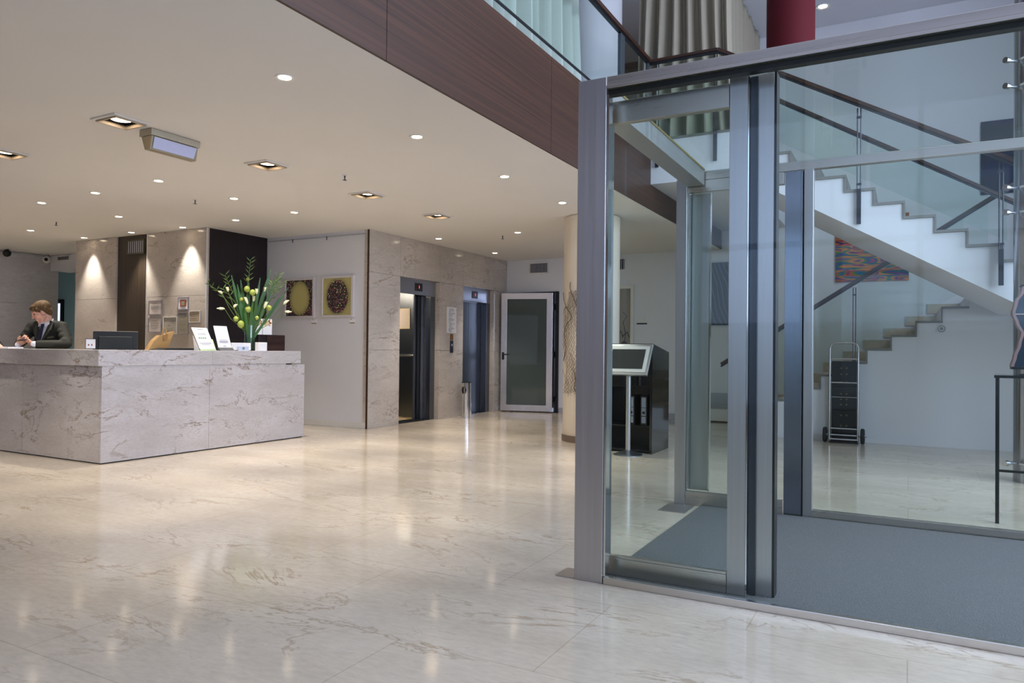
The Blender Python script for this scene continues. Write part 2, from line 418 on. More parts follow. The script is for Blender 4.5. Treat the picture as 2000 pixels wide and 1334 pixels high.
# enclosure behind the camera and the glazed sides
struct('wall_street', MB().box(-18.6, -2.7, -3.7, -3.6, 0, CZ).box(-6.3, -2.7, -3.7, -3.6, CZ, UZ).box(-2.7, 3.0, -3.7, -3.6, 4.75, UZ).box(-2.7, 3.0, -3.7, -3.6, 0, .45), M['taupe'])
struct('wall_right', MB().box(2.95, 3.05, -3.6, BY, 5.55, UZ).box(2.95, 3.05, -3.6, BY, 0, .45).box(2.95, 3.05, 8.6, BY, .45, 5.55), M['taupe'])
mb = MB()
for k in range(9): mb.box(2.96, 3.02, -3.5+1.5*k, -3.44+1.5*k, .45, 5.55)
mb.box(2.955, 3.025, -3.6, 8.6, 2.62, 2.70)
struct('window_3', mb, M['darksteel'])
mb = MB()
for k in range(5): mb.box(-2.7+1.4*k, -2.64+1.4*k, -3.68, -3.62, .45, 4.75)
mb.box(-2.7, 3.0, -3.685, -3.615, 2.62, 2.70)
struct('window_4', mb, M['darksteel'])
struct('wall_service', MB().box(-18.6, -14.76, 8.3, 8.38, 0, CZ), M['greymarble'])

# ------------------------------------------------------------------ round columns
col = thing('column', 'round cream column with a wire net figure, rising from lobby to gallery', 'column', (-3.66, 8.93, 0))
obj('shaft', MB().lathe([(0, 0), (.365, 0), (.365, 2.91), (0, 2.91)], (-3.66, 8.93), 64), plain('cream_column', '#d8cebd', .45, noise=.03, nscale=3), col, True)
obj('base_ring', MB().lathe([(.366, 0.0), (.378, 0), (.378, .085), (.366, .085)], (-3.66, 8.93), 64), plain('brown_base', '#75675a', .4), col, True)
obj('upper_shaft', MB().lathe([(0, FZ), (.365, FZ), (.365, UZ), (0, UZ)], (-3.66, 8.93), 64), M['wall'], col, True)

sc = thing('steel_column', 'round polished steel column behind the vestibule at the right edge of the photo', 'column', (1.02, 8.25, 0))
obj('shaft', MB().lathe([(0, 0), (.16, 0), (.16, UZ), (0, UZ)], (1.02, 8.25), 48), steel('column_steel', '#aeb2bb', .22), sc, True)
for z in (.18, 2.49, 2.72, 3.66, 3.90):
    mb = MB(); mb.tube([(.87, 8.16, z), (.80, 8.10, z)], .014, 10); mb.tube([(.80, 8.10, z), (.775, 8.075, z)], .028, 14); mb.tube([(.90, 8.11, z), (.955, 8.04, z)], .014, 10); mb.tube([(.955, 8.04, z), (.965, 8.02, z)], .028, 14)
    obj('glass_clamp', mb, M['chrome'], sc, True)

# wire net figure on the cream column
def netfig():
    mb = MB(); cx, cy, r = -3.66, 8.93, .372
    face = math.atan2(-cy, -cx)                # towards the camera
    def P(s, z, lift=0): # s in [-1,1] across the visible width
        a = face + math.asin(max(-.995, min(.995, s)))
        return Vector((cx+(r+lift)*math.cos(a), cy+(r+lift)*math.sin(a), z))
    rnd = random.Random(3)
    NR, NC = 46, 13
    def edges(z):   # left and right limit of the net at a height
        t = (z-.60)/(2.0-.60)
        l = -.93 + .10*math.sin(t*7.5) + (.12 if t > .8 else 0) - .03
        rr = .15 + .25*math.sin(t*5+1)
        return max(l, -.96), rr
    zs = [.62+1.32*i/NR for i in range(NR+1)]
    G = [[None]*(NC+1) for _ in zs]
    for i, z in enumerate(zs):
        l, rr = edges(z)
        for j in range(NC+1):
            s = l+(rr-l)*(j+(.5 if i % 2 else 0))/(NC+.5)
            G[i][j] = P(s+rnd.uniform(-.022, .022), z+rnd.uniform(-.010, .010), rnd.uniform(0, .01))
    for i in range(NR):
        for j in range(NC+1):
            mb.tube([G[i][j], G[i+1][j]], .0019, 3, False)
            j2 = j+1 if i % 2 else j-1
            if 0 <= j2 <= NC: mb.tube([G[i][j], G[i+1][j2]], .0019, 3, False)
    for _ in range(26):                        # tangle at the hem
        s, z = rnd.uniform(-.9, .2), rnd.uniform(.58, .95); pts = []
        for k in range(6): pts.append(P(s, z, .008)); s += rnd.uniform(-.07, .07); z += rnd.uniform(-.02, .10)
        mb.tube(pts, .0018, 3, False)
    def thick(path, rad=.0045): mb.tube([P(s, z, .012) for s, z in path], rad, 6)
    thick([(-.71, 2.05), (-.72, 1.97), (-.66, 1.90), (-.58, 1.84), (-.52, 1.77), (-.45, 1.70), (-.38, 1.66), (-.30, 1.64)])
    thick([(-.95, 1.93), (-.93, 1.83), (-.86, 1.74), (-.76, 1.68), (-.66, 1.62), (-.68, 1.57), (-.80, 1.53), (-.88, 1.46), (-.90, 1.38), (-.86, 1.27), (-.84, 1.20), (-.88, 1.12), (-.93, 1.04)])
    thick([(-.45, 1.66), (-.42, 1.55), (-.46, 1.42), (-.40, 1.30)], .003)
    thick([(-.60, .95), (-.50, .80), (-.55, .68), (-.42, .60)], .003)
    return mb
nf = obj('wire_figure', netfig(), plain('bronze_wire', '#4a3d33', .5), None)
tag(nf, 'dark wire net sculpture of a torso clinging to the cream round column', 'sculpture')
# ------------------------------------------------------------------ glass vestibule
VX0, VY, VB, VT = -1.505, 3.467, 5.60, 2.562
XR = 2.7
v = thing('glass_vestibule', 'steel framed glass entrance vestibule standing on the marble floor around a dark mat', 'vestibule', (VX0, VY, 0))
obj('corner_post', MB().box(VX0, VX0+.154, VY, VY+.07, 0, VT-.001), M['steel'], v, bevel=.003)
mb = MB().box(VX0+.155, XR, VY+.004, VY+.085, VT-.045, VT).box(VX0+.155, XR, VY, VY+.03, VT-.062, VT-.046)
obj('front_header', mb, M['steelx'], v, bevel=.002)
obj('header_gasket', MB().box(VX0+.156, XR, VY+.032, VY+.08, VT-.085, VT-.047), M['black'], v)
obj('front_sill', MB().box(VX0+.16, XR, VY-.004, VY+.03, 0, .036), M['steelx'], v, bevel=.003)
def pane(name, x0, x1, y, z0, z1, mat='glass', t=.01, parent=v):
    return obj(name, MB().box(x0, x1, y, y+t, z0, z1), M[mat], parent)
pane('glass_panel', VX0+.16, XR, VY+.012, .037, VT-.063)
# slim polished edge beside the corner post
obj('glass_channel', MB().box(VX0+.156, VX0+.166, VY+.01, VY+.06, .037, VT-.09), M['chrome'], v)
# inner sliding leaf (front)
LF = 3.60
leaf = obj('door_leaf', MB().box(-1.37, -.768, LF, LF+.04, .012, .1).box(-1.37, -.768, LF+.005, LF+.035, .1, .112), M['steelx'], v, bevel=.002)
obj('leaf_stile', MB().box(-.766, -.680, LF, LF+.045, .012, 2.50), M['steel'], leaf, bevel=.002)
obj('leaf_head', MB().box(-1.37, -.768, LF, LF+.045, 2.36, 2.475), M['steelx'], leaf, bevel=.002)
obj('leaf_glass', MB().box(-1.37, -.768, LF+.014, LF+.024, .113, 2.359), M['glass'], leaf)
obj('leaf_stile_left', MB().box(-1.385, -1.371, LF, LF+.04, .012, 2.475), M['chrome'], leaf)
obj('door_jamb', MB().box(-.679, -.674, LF+.001, LF+.05, 0, 2.50), M['chrome'], v)
obj('jamb_recess', MB().box(-.673, -.640, LF+.035, LF+.051, 0, 2.50), M['darksteel'], v)
obj('door_post', MB().box(-.70, -.566, LF+.052, LF+.13, 0, 2.515), M['steel'], v, bevel=.003)
obj('door_post_cap', MB().box(-.565, -.556, LF+.05, LF+.132, 0, 2.515), M['black'], v)
# rear wall of the vestibule
obj('rear_corner_post', MB().box(-1.585, -1.503, VB-.03, VB+.05, 0, 2.50), M['steel'], v, bevel=.003)
obj('rear_header', MB().box(-1.50, XR, VB, VB+.06, 2.49, 2.555), M['steelx'], v, bevel=.002)
obj('rear_transom', MB().box(-1.50, -.80, VB-.005, VB+.05, 2.40, 2.485), M['steelx'], v, bevel=.002)
rl = obj('rear_door_leaf', MB().box(-1.502, -.80, VB-.02, VB+.03, .0, .105), M['steelx'], v, bevel=.002)
obj('rear_leaf_stile', MB().box(-1.50, -1.355, VB+.08, VB+.10, .106, 2.40), M['steel'], rl)
obj('rear_leaf_edge', MB().box(-1.352, -1.342, VB+.06, VB+.10, .106, 2.40).box(-1.501, -1.492, VB+.0, VB+.05, .106, 2.40), M['chrome'], rl)
obj('rear_leaf_glass', MB().box(-1.49, -.80, VB+.03, VB+.04, .106, 2.40), M['glass'], rl)
obj('rear_door_post', MB().box(-.792, -.672, VB-.005, VB+.06, 0, 2.485), steel('rear_post_steel', '#8f95a2', .22, amp=.03), v, bevel=.002)
obj('rear_jamb_recess', MB().box(-.671, -.662, VB+.02, VB+.06, 0, 2.485), M['black'], v)
obj('rear_jamb', MB().box(-.661, -.60, VB-.012, VB+.06, 0, 2.488), M['steel'], v, bevel=.002)
pane('rear_glass', -.595, XR, VB+.015, .06, 2.489)
pane('rear_upper_glass', -1.5, XR, VB+.02, 2.556, 2.565)
obj('rear_sill', MB().box(-.60, XR, VB-.01, VB+.05, 0, .058), M['steelx'], v, bevel=.002)
# side header and glass roof
obj('side_header', MB().box(VX0, VX0+.135, VY+.088, VB-.035, 2.44, 2.556), M['steel'], v, bevel=.002)
obj('roof_glass', MB().box(VX0+.14, XR, VY+.09, VB-.005, 2.545, 2.556), glass('roof_glass', (.95, .975, .96, 1), .3), v)
obj('roof_glass_edge', MB().box(VX0+.136, VX0+.141, VY+.09, VB-.036, 2.55, 2.562), plain('gold_edge', '#b39a55', .3, metal=.8), v)
# floor plates and mat
for (x0, y0, lab) in ((-1.61, 3.47, 'small steel floor plate beside the front corner post of the vestibule'), (-1.62, 5.27, 'small steel floor plate beside the rear post of the vestibule')):
    o = obj('floor_plate', MB().box(x0, x0+(.10 if y0 < 4 else .2), y0, y0+(.15 if y0 < 4 else .29), 0, .006), M['steel'], None, bevel=.001)
    tag(o, lab, 'floor plate')
mt = obj('entrance_mat', MB().box(-1.38, 2.65, 3.505, 5.575, .0, .011), M['mat'], None, bevel=.003)
tag(mt, 'dark blue grey entrance mat covering the vestibule floor', 'mat')
# ------------------------------------------------------------------ reception counter
CX, CY, CYE, CLX = -7.0, 4.425, 7.18, -13.2
rc = thing('reception_counter', 'L-shaped reception counter clad in veined grey marble with thick overhanging top', 'counter', (CX, CY, 0))
mb = MB()
pz = .955
for a, b in ((CY, 5.69), (5.693, CYE)): mb.box(CX-.03, CX, a, b, .012, pz)
obj('front_cladding', mb, M['counter'], rc)
mb = MB()
x = CX-.031
while x > CLX: mb.box(max(x-1.35, CLX), x-.002, CY, CY+.03, .012, pz); x -= 1.352
obj('side_cladding', mb, M['counter'], rc)
obj('end_cladding', MB().box(CX-.56, CX-.031, CYE-.03, CYE, .012, pz), M['counter'], rc)
obj('plinth', MB().box(CX-.55, CX-.012, CY+.012, CYE-.02, 0, .012).box(CLX, CX-.55, CY+.012, CY+.55, 0, .012), M['black'], rc)
mb = MB().box(CX-.55, CX-.031, CY+.031, CYE-.031, .012, .90).box(CLX, CX-.55, CY+.031, CY+.55, .012, .90)
obj('carcass', mb, plain('white_laminate', '#bab4ab', .5), rc)
ox = .045
mb = MB()
for a, b in ((CY-ox, 5.72), (5.7225, 7.10)): mb.box(CX-.62, CX+.012, a, b, .972, 1.13)
mb.box(CLX, CX-.622, CY-ox, CY+.60, .972, 1.13)
obj('counter_top', mb, M['counter'], rc, bevel=.0025)
obj('top_support', MB().box(CX-.5, CX-.006, CY+.006, 6.86, .9, .972).box(CLX, CX-.501, CY+.006, CY+.5, .9, .972), M['counter'], rc)
obj('bracket', MB().box(CX-.06, CX-.01, 6.87, 6.96, .957, .971), M['black'], rc)
obj('work_surface', MB().box(-8.6, CX-.62, CY+.6, CY+1.15, .72, .75).box(CX-1.0, CX-.62, CY+1.15, CYE, .72, .75), M['darkwood2'], rc)
TZ = 1.1305
# computer monitor seen from behind
mc = Vector((-7.90, 5.15, 1.19)); vd = Vector((-7.90, 5.15, 0)).normalized(); rt = Vector((-vd.y, vd.x, 0))*-1
mon = thing('computer_monitor', 'black computer monitor seen from behind above the reception counter', 'monitor', (-7.90, 5.15, .75))
mb = MB(); mb.obox(mc, .225, .022, .145, rt, vd)
shell = obj('shell', mb, plain('monitor_black', '#14181a', .5), mon, bevel=.008)
mb = MB(); mb.obox(mc - vd*.03, .17, .014, .09, rt, vd); obj('back_bulge', mb, plain('monitor_back', '#1b2122', .6), mon, bevel=.01)
mb = MB(); mb.obox(mc+Vector((0, 0, .147)), .223, .02, .002, rt, vd); obj('top_bezel', mb, plain('silver_bezel', '#b5b1a6', .4), mon)
mb = MB(); mb.obox(mc + vd*.0225, .205, .001, .125, rt, vd); obj('screen', mb, plain('screen_dark', '#10151c', .1), mon)
mb = MB(); mb.obox((-7.90, 5.15, .94), .03, .02, .12, rt, vd); mb.obox((-7.90, 5.15, .757), .11, .09, .007, rt, vd); obj('stand', mb, M['black'], mon)
# small framed calendar leaning behind the monitor
f = thing('desk_card', 'small grey framed card leaning beside the left edge of the monitor', 'card', (-8.03, 4.93, TZ))
vd2 = Vector((-7.98, 4.95, 0)).normalized(); rt2 = Vector((vd2.y, -vd2.x, 0))
up2 = (Vector((0, 0, 1))*.97 + vd2*.22).normalized()
mb = MB(); mb.obox(Vector((-8.005, 4.925, TZ+.062)), .052, .004, .058, rt2, up2.cross(rt2)); obj('frame', mb, M['track'], f)
mb = MB(); mb.obox(Vector((-8.005, 4.925, TZ+.062))-vd2*.005, .046, .002, .052, rt2, up2.cross(rt2)); obj('card_face', mb, M['paper'], f)
mb = MB()
for k in (-.02, .012): mb.obox(Vector((-8.005, 4.925, TZ+.05))-vd2*.009+rt2*k, .006, .001, .010, rt2, up2.cross(rt2))
obj('print_mark', mb, plain('red_brown_ink', '#7c3b33', .7), f)

def facing(px, py, turn=0):
    """unit vectors (right, back) of something at px,py turned to face +x"""
    a = turn; b = Vector((-math.cos(a), math.sin(a), 0)); r = Vector((math.sin(a), math.cos(a), 0))
    return r, b
# paper bag: leaning kraft bag behind the counter
bag = thing('paper_bag', 'crumpled brown kraft paper bag with twisted handle behind the counter', 'bag', (-7.8, 5.55, .75))
r_, b_ = facing(0, 0)
def bp(y, z, d=0): return Vector((-7.75+d, y, z))
mb = MB()
front = [bp(5.44, 1.12), bp(5.52, 1.24), bp(5.60, 1.305), bp(5.64, 1.30), bp(5.79, 1.36), bp(5.70, 1.12), bp(5.66, .76), bp(5.42, .76)]
mb.prism([p+Vector((0, 0, 0)) for p in front], (-.10, .02, .0)); obj('body', mb, M['kraft'], bag, bevel=.006)
mb = MB(); mb.tube([bp(5.645, 1.30, -.02), bp(5.65, 1.37, -.02), bp(5.67, 1.40, -.02), bp(5.69, 1.37, -.02), bp(5.695, 1.31, -.02)], .008, 8); obj('handle', mb, M['kraft'], bag, True)
mb = MB(); mb.prism([bp(5.63, 1.303, .004), bp(5.70, 1.325, .004), bp(5.69, 1.26, .004), bp(5.64, 1.245, .004)], (.004, 0, 0)); obj('handle_patch', mb, plain('kraft_dark', '#a07a4a', .7), bag)
mb = MB().box(-7.86, -7.5, 5.30, 5.98, .75, 1.135); mb2 = mb
blk = obj('black_case', MB().prism([(-7.72, 5.38, .76), (-7.72, 5.43, 1.135), (-7.72, 5.55, 1.155), (-7.72, 6.0, 1.155), (-7.72, 6.0, .76)], (.16, 0, 0)), plain('black_fabric', '#101418', .8, noise=.2), None, bevel=.01)
tag(blk, 'low black case lying behind the counter in front of the paper bag', 'case')

# leaflet holder with green edged sheet
def standee(name, label, cat, y, zt, w, tilt, parts):
    t = thing(name, label, cat, (-7.12, y, TZ)); return t
def sheet(mb, y, z, w, h, lean, x=-7.12, th=.002, skew=0):
    """upright sheet facing +x, bottom centre at y,z, leaning back (-x) by lean"""
    a = Vector((x, y-w/2, z)); b = Vector((x, y+w/2, z)); u = Vector((-lean, -skew, h))
    mb.prism([a, b, b+u, a+u], (-th, 0, 0)); return mb
lh = thing('leaflet_stand', 'white leaflet in a green edged easel stand at the left end of the counter top', 'leaflet stand', (-7.12, 5.73, TZ))
mb = MB(); sheet(mb, 5.73, TZ+.016, .21, .245, .09, -7.085, skew=.05); page = obj('page', mb, M['paper'], lh)
mb = MB(); sheet(mb, 5.745, TZ, .225, .13, .04, -7.096, .004, skew=.02); obj('pocket', mb, plain('pale_green_plastic', '#c9d69a', .4), lh)
mb = MB(); sheet(mb, 5.735, TZ, .21, .016, .004, -7.08, .004); obj('green_band', mb, plain('green_band', '#a8c48e', .5), lh)
mb = MB(); mb.prism([(-7.10, 5.625, TZ), (-7.19, 5.63, TZ), (-7.165, 5.59, TZ+.17)], (0, .004, 0)); obj('side_wing', mb, M['paper'], lh)
M['greenink'] = plain('green_dots', '#5c8a56', .6)
def onpage(y, z, w, h, x0=-7.085, lean=.09, H=.245, skew=.05, yc=5.73):
    t = (z)/H; mb = MB().box(x0-lean*t+.0005, x0-lean*t+.0022, yc-skew*t+y-w/2, yc-skew*t+y+w/2, TZ+.016+z-h/2, TZ+.016+z+h/2); return obj('text_line' if h < .01 else 'green_star', mb, M['ink'] if h < .01 else M['greenink'], page)
onpage(0, .225, .08, .004)
for z in (.18, .168): onpage(0, z, .11, .003)
for z in (.075, .062): onpage(0, z, .16, .0035)
onpage(0, .05, .10, .003)
for k in range(4): onpage(-.054+.027*k, .125, .018, .016)
# code holder (blank card, dark base)
qh = thing('card_display', 'white card in a slanted acrylic display with dark grey foot on the counter', 'card display', (-7.14, 5.97, TZ))
mb = MB(); sheet(mb, 5.985, TZ+.035, .19, .255, .05, -7.10, .004, skew=.035); qc = obj('card', mb, M['paper'], qh)
mb = MB(); mb.prism([(-7.07, 5.895, TZ), (-7.07, 6.10, TZ), (-7.103, 6.098, TZ+.035), (-7.103, 5.893, TZ+.035)], (-.03, 0, 0)); obj('foot', mb, plain('dark_grey_plastic', '#4a4c4f', .4), qh)
yc = 5.985
def onq(y, z, w, h):
    t = z/.255; mb = MB().box(-7.10-.05*t+.0005, -7.10-.05*t+.002, yc-.035*t+y-w/2, yc-.035*t+y+w/2, TZ+.035+z-h/2, TZ+.035+z+h/2); return obj('text_line', mb, M['ink'], qc)
for z in (.09, .075, .07, .06): onq(0, z, .12, .002)
onq(0, .018, .04, .006)
# white box with card pocket
wb = thing('card_box', 'low white box with a business card holder in front of the flower vase', 'box', (-7.12, 6.26, TZ))
obj('body', MB().box(-7.24, -7.16, 6.13, 6.425, TZ+.006, TZ+.095), M['paper'], wb, bevel=.003)
obj('foot', MB().box(-7.235, -7.165, 6.14, 6.415, TZ, TZ+.006), M['black'], wb)
obj('card_pocket', MB().box(-7.13, -7.12, 6.20, 6.355, TZ, TZ+.05), plain('pale_blue_card', '#b9c6de', .5), wb)
obj('round_emblem', MB().lathe([(0, 0), (.017, 0), (.017, .002), (0, .002)], (0, 0), 20), M['ink'], wb)
em = bpy.data.objects[-1] if False else [o for o in kids(wb) if o.name.startswith('round_emblem')][0]
# rotate the emblem to face +x
me = em.data
for vv in me.vertices:
    p = vv.co + Vector((-7.12, 6.26, TZ)); vv.co = Vector((-7.1185+p.z*1.0, 6.275+p.x, TZ+.028+p.y)) - Vector((-7.12, 6.26, TZ))
sb = obj('notepad_block', MB().box(-7.16, -7.09, 6.49, 6.62, TZ, TZ+.105), M['paper'], None, bevel=.003)
tag(sb, 'small white upright block standing left of the dark wooden box', 'block')
# dark wooden suggestion box with two brochures standing on it
wbx = thing('wooden_box', 'dark brown wooden ballot box with a slot at the right end of the counter', 'box', (-7.25, 6.8, TZ))
obj('body', MB().box(-7.42, -7.20, 6.585, 7.02, TZ, TZ+.205), M['darkwood'], wbx, bevel=.003)
obj('front_panel', MB().box(-7.2, -7.192, 6.71, 7.015, TZ+.003, TZ+.20), wood('dark_red_wood', '#21100f', '#35201c', (30, .8, 30), .35), wbx)
obj('slot', MB().box(-7.192, -7.1905, 6.78, 6.95, TZ+.158, TZ+.166), M['black'], wbx)
def brochure(y, label):
    t = thing('brochure', label, 'brochure', (-7.33, y, TZ+.205))
    obj('page', MB().box(-7.335, -7.33, y-.076, y+.076, TZ+.2052, TZ+.412), M['paper'], t)
    obj('photo', MB().box(-7.33, -7.3285, y-.068, y+.06, TZ+.325, TZ+.400), M['photo'], t)
    return t
m, n, l, b = newmat('printed_photo')
g_ = n.new('ShaderNodeNewGeometry'); tn = n.new('ShaderNodeTexNoise'); tn.inputs['Scale'].default_value = 22; tn.inputs['Detail'].default_value = 1
l.new(g_.outputs['Position'], tn.inputs['Vector']); rp = n.new('ShaderNodeValToRGB'); rp.color_ramp.interpolation = 'CONSTANT'
rp.color_ramp.elements[0].color = srgb('#2a1a14'); rp.color_ramp.elements[1].position = .46; rp.color_ramp.elements[1].color = srgb('#a03a34')
e = rp.color_ramp.elements.new(.52); e.color = srgb('#e8dfd0'); e = rp.color_ramp.elements.new(.62); e.color = srgb('#c9a878')
l.new(tn.outputs['Fac'], rp.inputs[0]); l.new(rp.outputs[0], b.inputs['Base Color']); M['photo'] = m
brochure(6.685, 'white brochure with red bedroom photo, left one of two on the wooden box')
brochure(6.845, 'white brochure with red bedroom photo, right one of two on the wooden box')

# ------------------------------------------------------------------ vase and flowers
VXc, VYc = -7.27, 6.50
vs_ = thing('glass_vase', 'tall clear glass cylinder vase holding green stems on the counter', 'vase', (VXc, VYc, TZ))
obj('glass_wall', MB().lathe([(0, 0), (.064, 0), (.066, .32), (.061, .32), (.059, .012), (0, .012)], (VXc, VYc), 40, z0=TZ+.0005), glass('vase_glass', (.92, .96, .95, 1)), vs_, True)
obj('water', MB().lathe([(0, .013), (.058, .013), (.058, .2), (0, .2)], (VXc, VYc), 32, z0=TZ+.0005), glass('vase_water', (.80, .88, .80, 1), .5), vs_, True)
rnd = random.Random(11)
fl = thing('flower_bouquet', 'tall bouquet of long green blades, lily buds and round seed pods in the glass vase', 'flowers', (VXc, VYc, TZ+.015))
Gb = plain('leaf_blade_green', '#2e5c18', .4, noise=.2, nscale=20); Gs = plain('sprig_green', '#55702a', .5, noise=.2)
Gp = plain('pod_green', '#9aa64a', .6, noise=.2, nscale=60, bump=.5); Gw = plain('bud_cream', '#e6e3b8', .5, noise=.1)
base = Vector((VXc, VYc, TZ+.02))
ry = Vector((.5, .86, 0)).normalized(); rx = Vector((.86, -.5, 0)).normalized()   # across / toward the viewer
def at(u, h, d=0): return base + ry*u*.70 + Vector((0, 0, h*.93)) + rx*d
def blade(u, h, w, d=0, bend=0):
    mb = MB(); n_ = 10; L = []; Rr = []
    for i in range(n_+1):
        t = i/n_; u_ = -.25*u*(1-t)**2*.6 + u*t + bend*math.sin(t*PI); c = at(u_*1.0, h*t, d*t)
        ww = w*(1 if t < .9 else .55 if t < 1 else .25)
        side = ry*h - Vector((0, 0, 1))*u*.75; side.normalize()
        L.append(c-side*ww/2); Rr.append(c+side*ww/2)
    for i in range(n_): mb.face([L[i], Rr[i], Rr[i+1], L[i+1]])
    bmesh.ops.remove_doubles(mb.b, verts=mb.b.verts, dist=1e-5)
    o = obj('leaf_blade', mb, Gb, fl); s = o.modifiers.new('thick', 'SOLIDIFY'); s.thickness = .002; return o
for a in ((-.33, .98, .034, .02), (-.16, .93, .036, -.03), (-.02, 1.0, .030, -.06), (.16, .97, .034, .03), (.36, 1.10, .036, -.02), (.66, .86, .026, .05), (-.24, .86, .03, .06), (.48, .70, .028, .09), (.05, .80, .03, .07), (-.09, .72, .03, .09), (.28, .66, .03, -.08), (-.20, .60, .026, .04), (-.06, .9, .03, .05), (.10, .7, .034, .10), (.22, .84, .028, .07), (-.28, .74, .026, -.02), (.40, .92, .028, .06), (-.12, .55, .03, .10), (.0, .6, .036, .11)): blade(a[0], a[1], a[2]*1.15, a[3])
def sprig(pts, leaves, r=.004):
    mb = MB(); P = [at(*p) for p in pts]; mb.tube(P, r, 6); st = obj('stem', mb, Gs, fl, True)
    mb = MB()
    for k in range(leaves):
        t = .55+.45*k/max(1, leaves-1); i = min(int(t*(len(P)-1)), len(P)-2); f_ = t*(len(P)-1)-i; p = P[i].lerp(P[i+1], f_)
        d = (P[i+1]-P[i]).normalized(); sd = (ry*rnd.uniform(.4, 1)*(1 if k % 2 else -1) + rx*rnd.uniform(-.4, .4)).normalized()
        dr = (d*.7+sd*.8).normalized(); Ln = rnd.uniform(.06, .10); w = dr.cross(rx).normalized()*.007
        mb.face([p, p+dr*Ln*.45+w, p+dr*Ln, p+dr*Ln*.45-w])
    o = obj('sprig_leaves', mb, Gs, st)
sprig([(.02, .1), (.0, .5), (-.03, .85), (-.02, 1.05), (.0, 1.21)], 12)
sprig([(-.03, .3), (-.30, .55), (-.52, .75), (-.72, .86)], 8)
sprig([(-.03, .3), (-.2, .62), (-.36, .85), (-.43, .98)], 8)
sprig([(.03, .3), (.25, .62), (.42, .82), (.50, 1.02)], 14)
sprig([(.03, .3), (.2, .65), (.36, .86), (.44, .95)], 12)
sprig([(.02, .25), (.22, .45), (.40, .75), (.58, .93)], 12)
sprig([(-.02, .3), (-.18, .55), (-.36, .72), (-.46, .80)], 6)
for (u, h, d, r) in ((-.085, .80, .10, .036), (.005, .755, .12, .036), (-.05, .94, .02, .022), (-.25, .40, .05, .032), (-.17, .33, .06, .042), (-.055, .53, .08, .038), (.31, .56, .06, .034), (-.16, .66, .04, .025), (.10, .42, .07, .024)):
    mb = MB(); mb.ball(at(u, h, d), r, r, r*1.12, 2); p = obj('seed_pod', mb, Gp, fl, True)
    mb = MB(); mb.tube([at(u*.2, .25, d*.3), at(u*.7, h*.7, d*.8), at(u, h, d)], .003, 5); obj('pod_stem', mb, Gs, p)
for (u, h, d, du, dh) in ((-.07, .60, .11, -.05, .09), (.21, .55, .12, .04, .09), (-.44, .53, .04, -.11, .0), (.60, .52, .05, .10, .0), (.58, .62, .02, .08, .06), (-.48, .73, .03, -.05, .03), (-.38, .76, .02, -.02, .06), (.08, .74, .1, .0, .07), (.22, .78, .05, .02, .06), (-.30, .55, .08, .04, .04), (.03, .64, .1, .0, .07)):
    a_ = at(u, h, d); b2 = at(u+du, h+dh, d); mb = MB()
    mb.tube([a_, a_.lerp(b2, .3), a_.lerp(b2, .65), b2], 0, 8, True, [.006, .016, .018, .005])
    for s in (-1, 1): mb.tube([a_.lerp(b2, .5), a_.lerp(b2, .9)+ry*.012*s, b2+ry*.016*s+rx*.01], 0, 6, True, [.010, .009, .002])
    p = obj('lily_bud', mb, Gw, fl, True)
    mb = MB(); mb.tube([at(u*.2, .25, d*.3), at(u*.75, h*.75, d*.8), a_], .0035, 5); obj('bud_stem', mb, Gs, p)
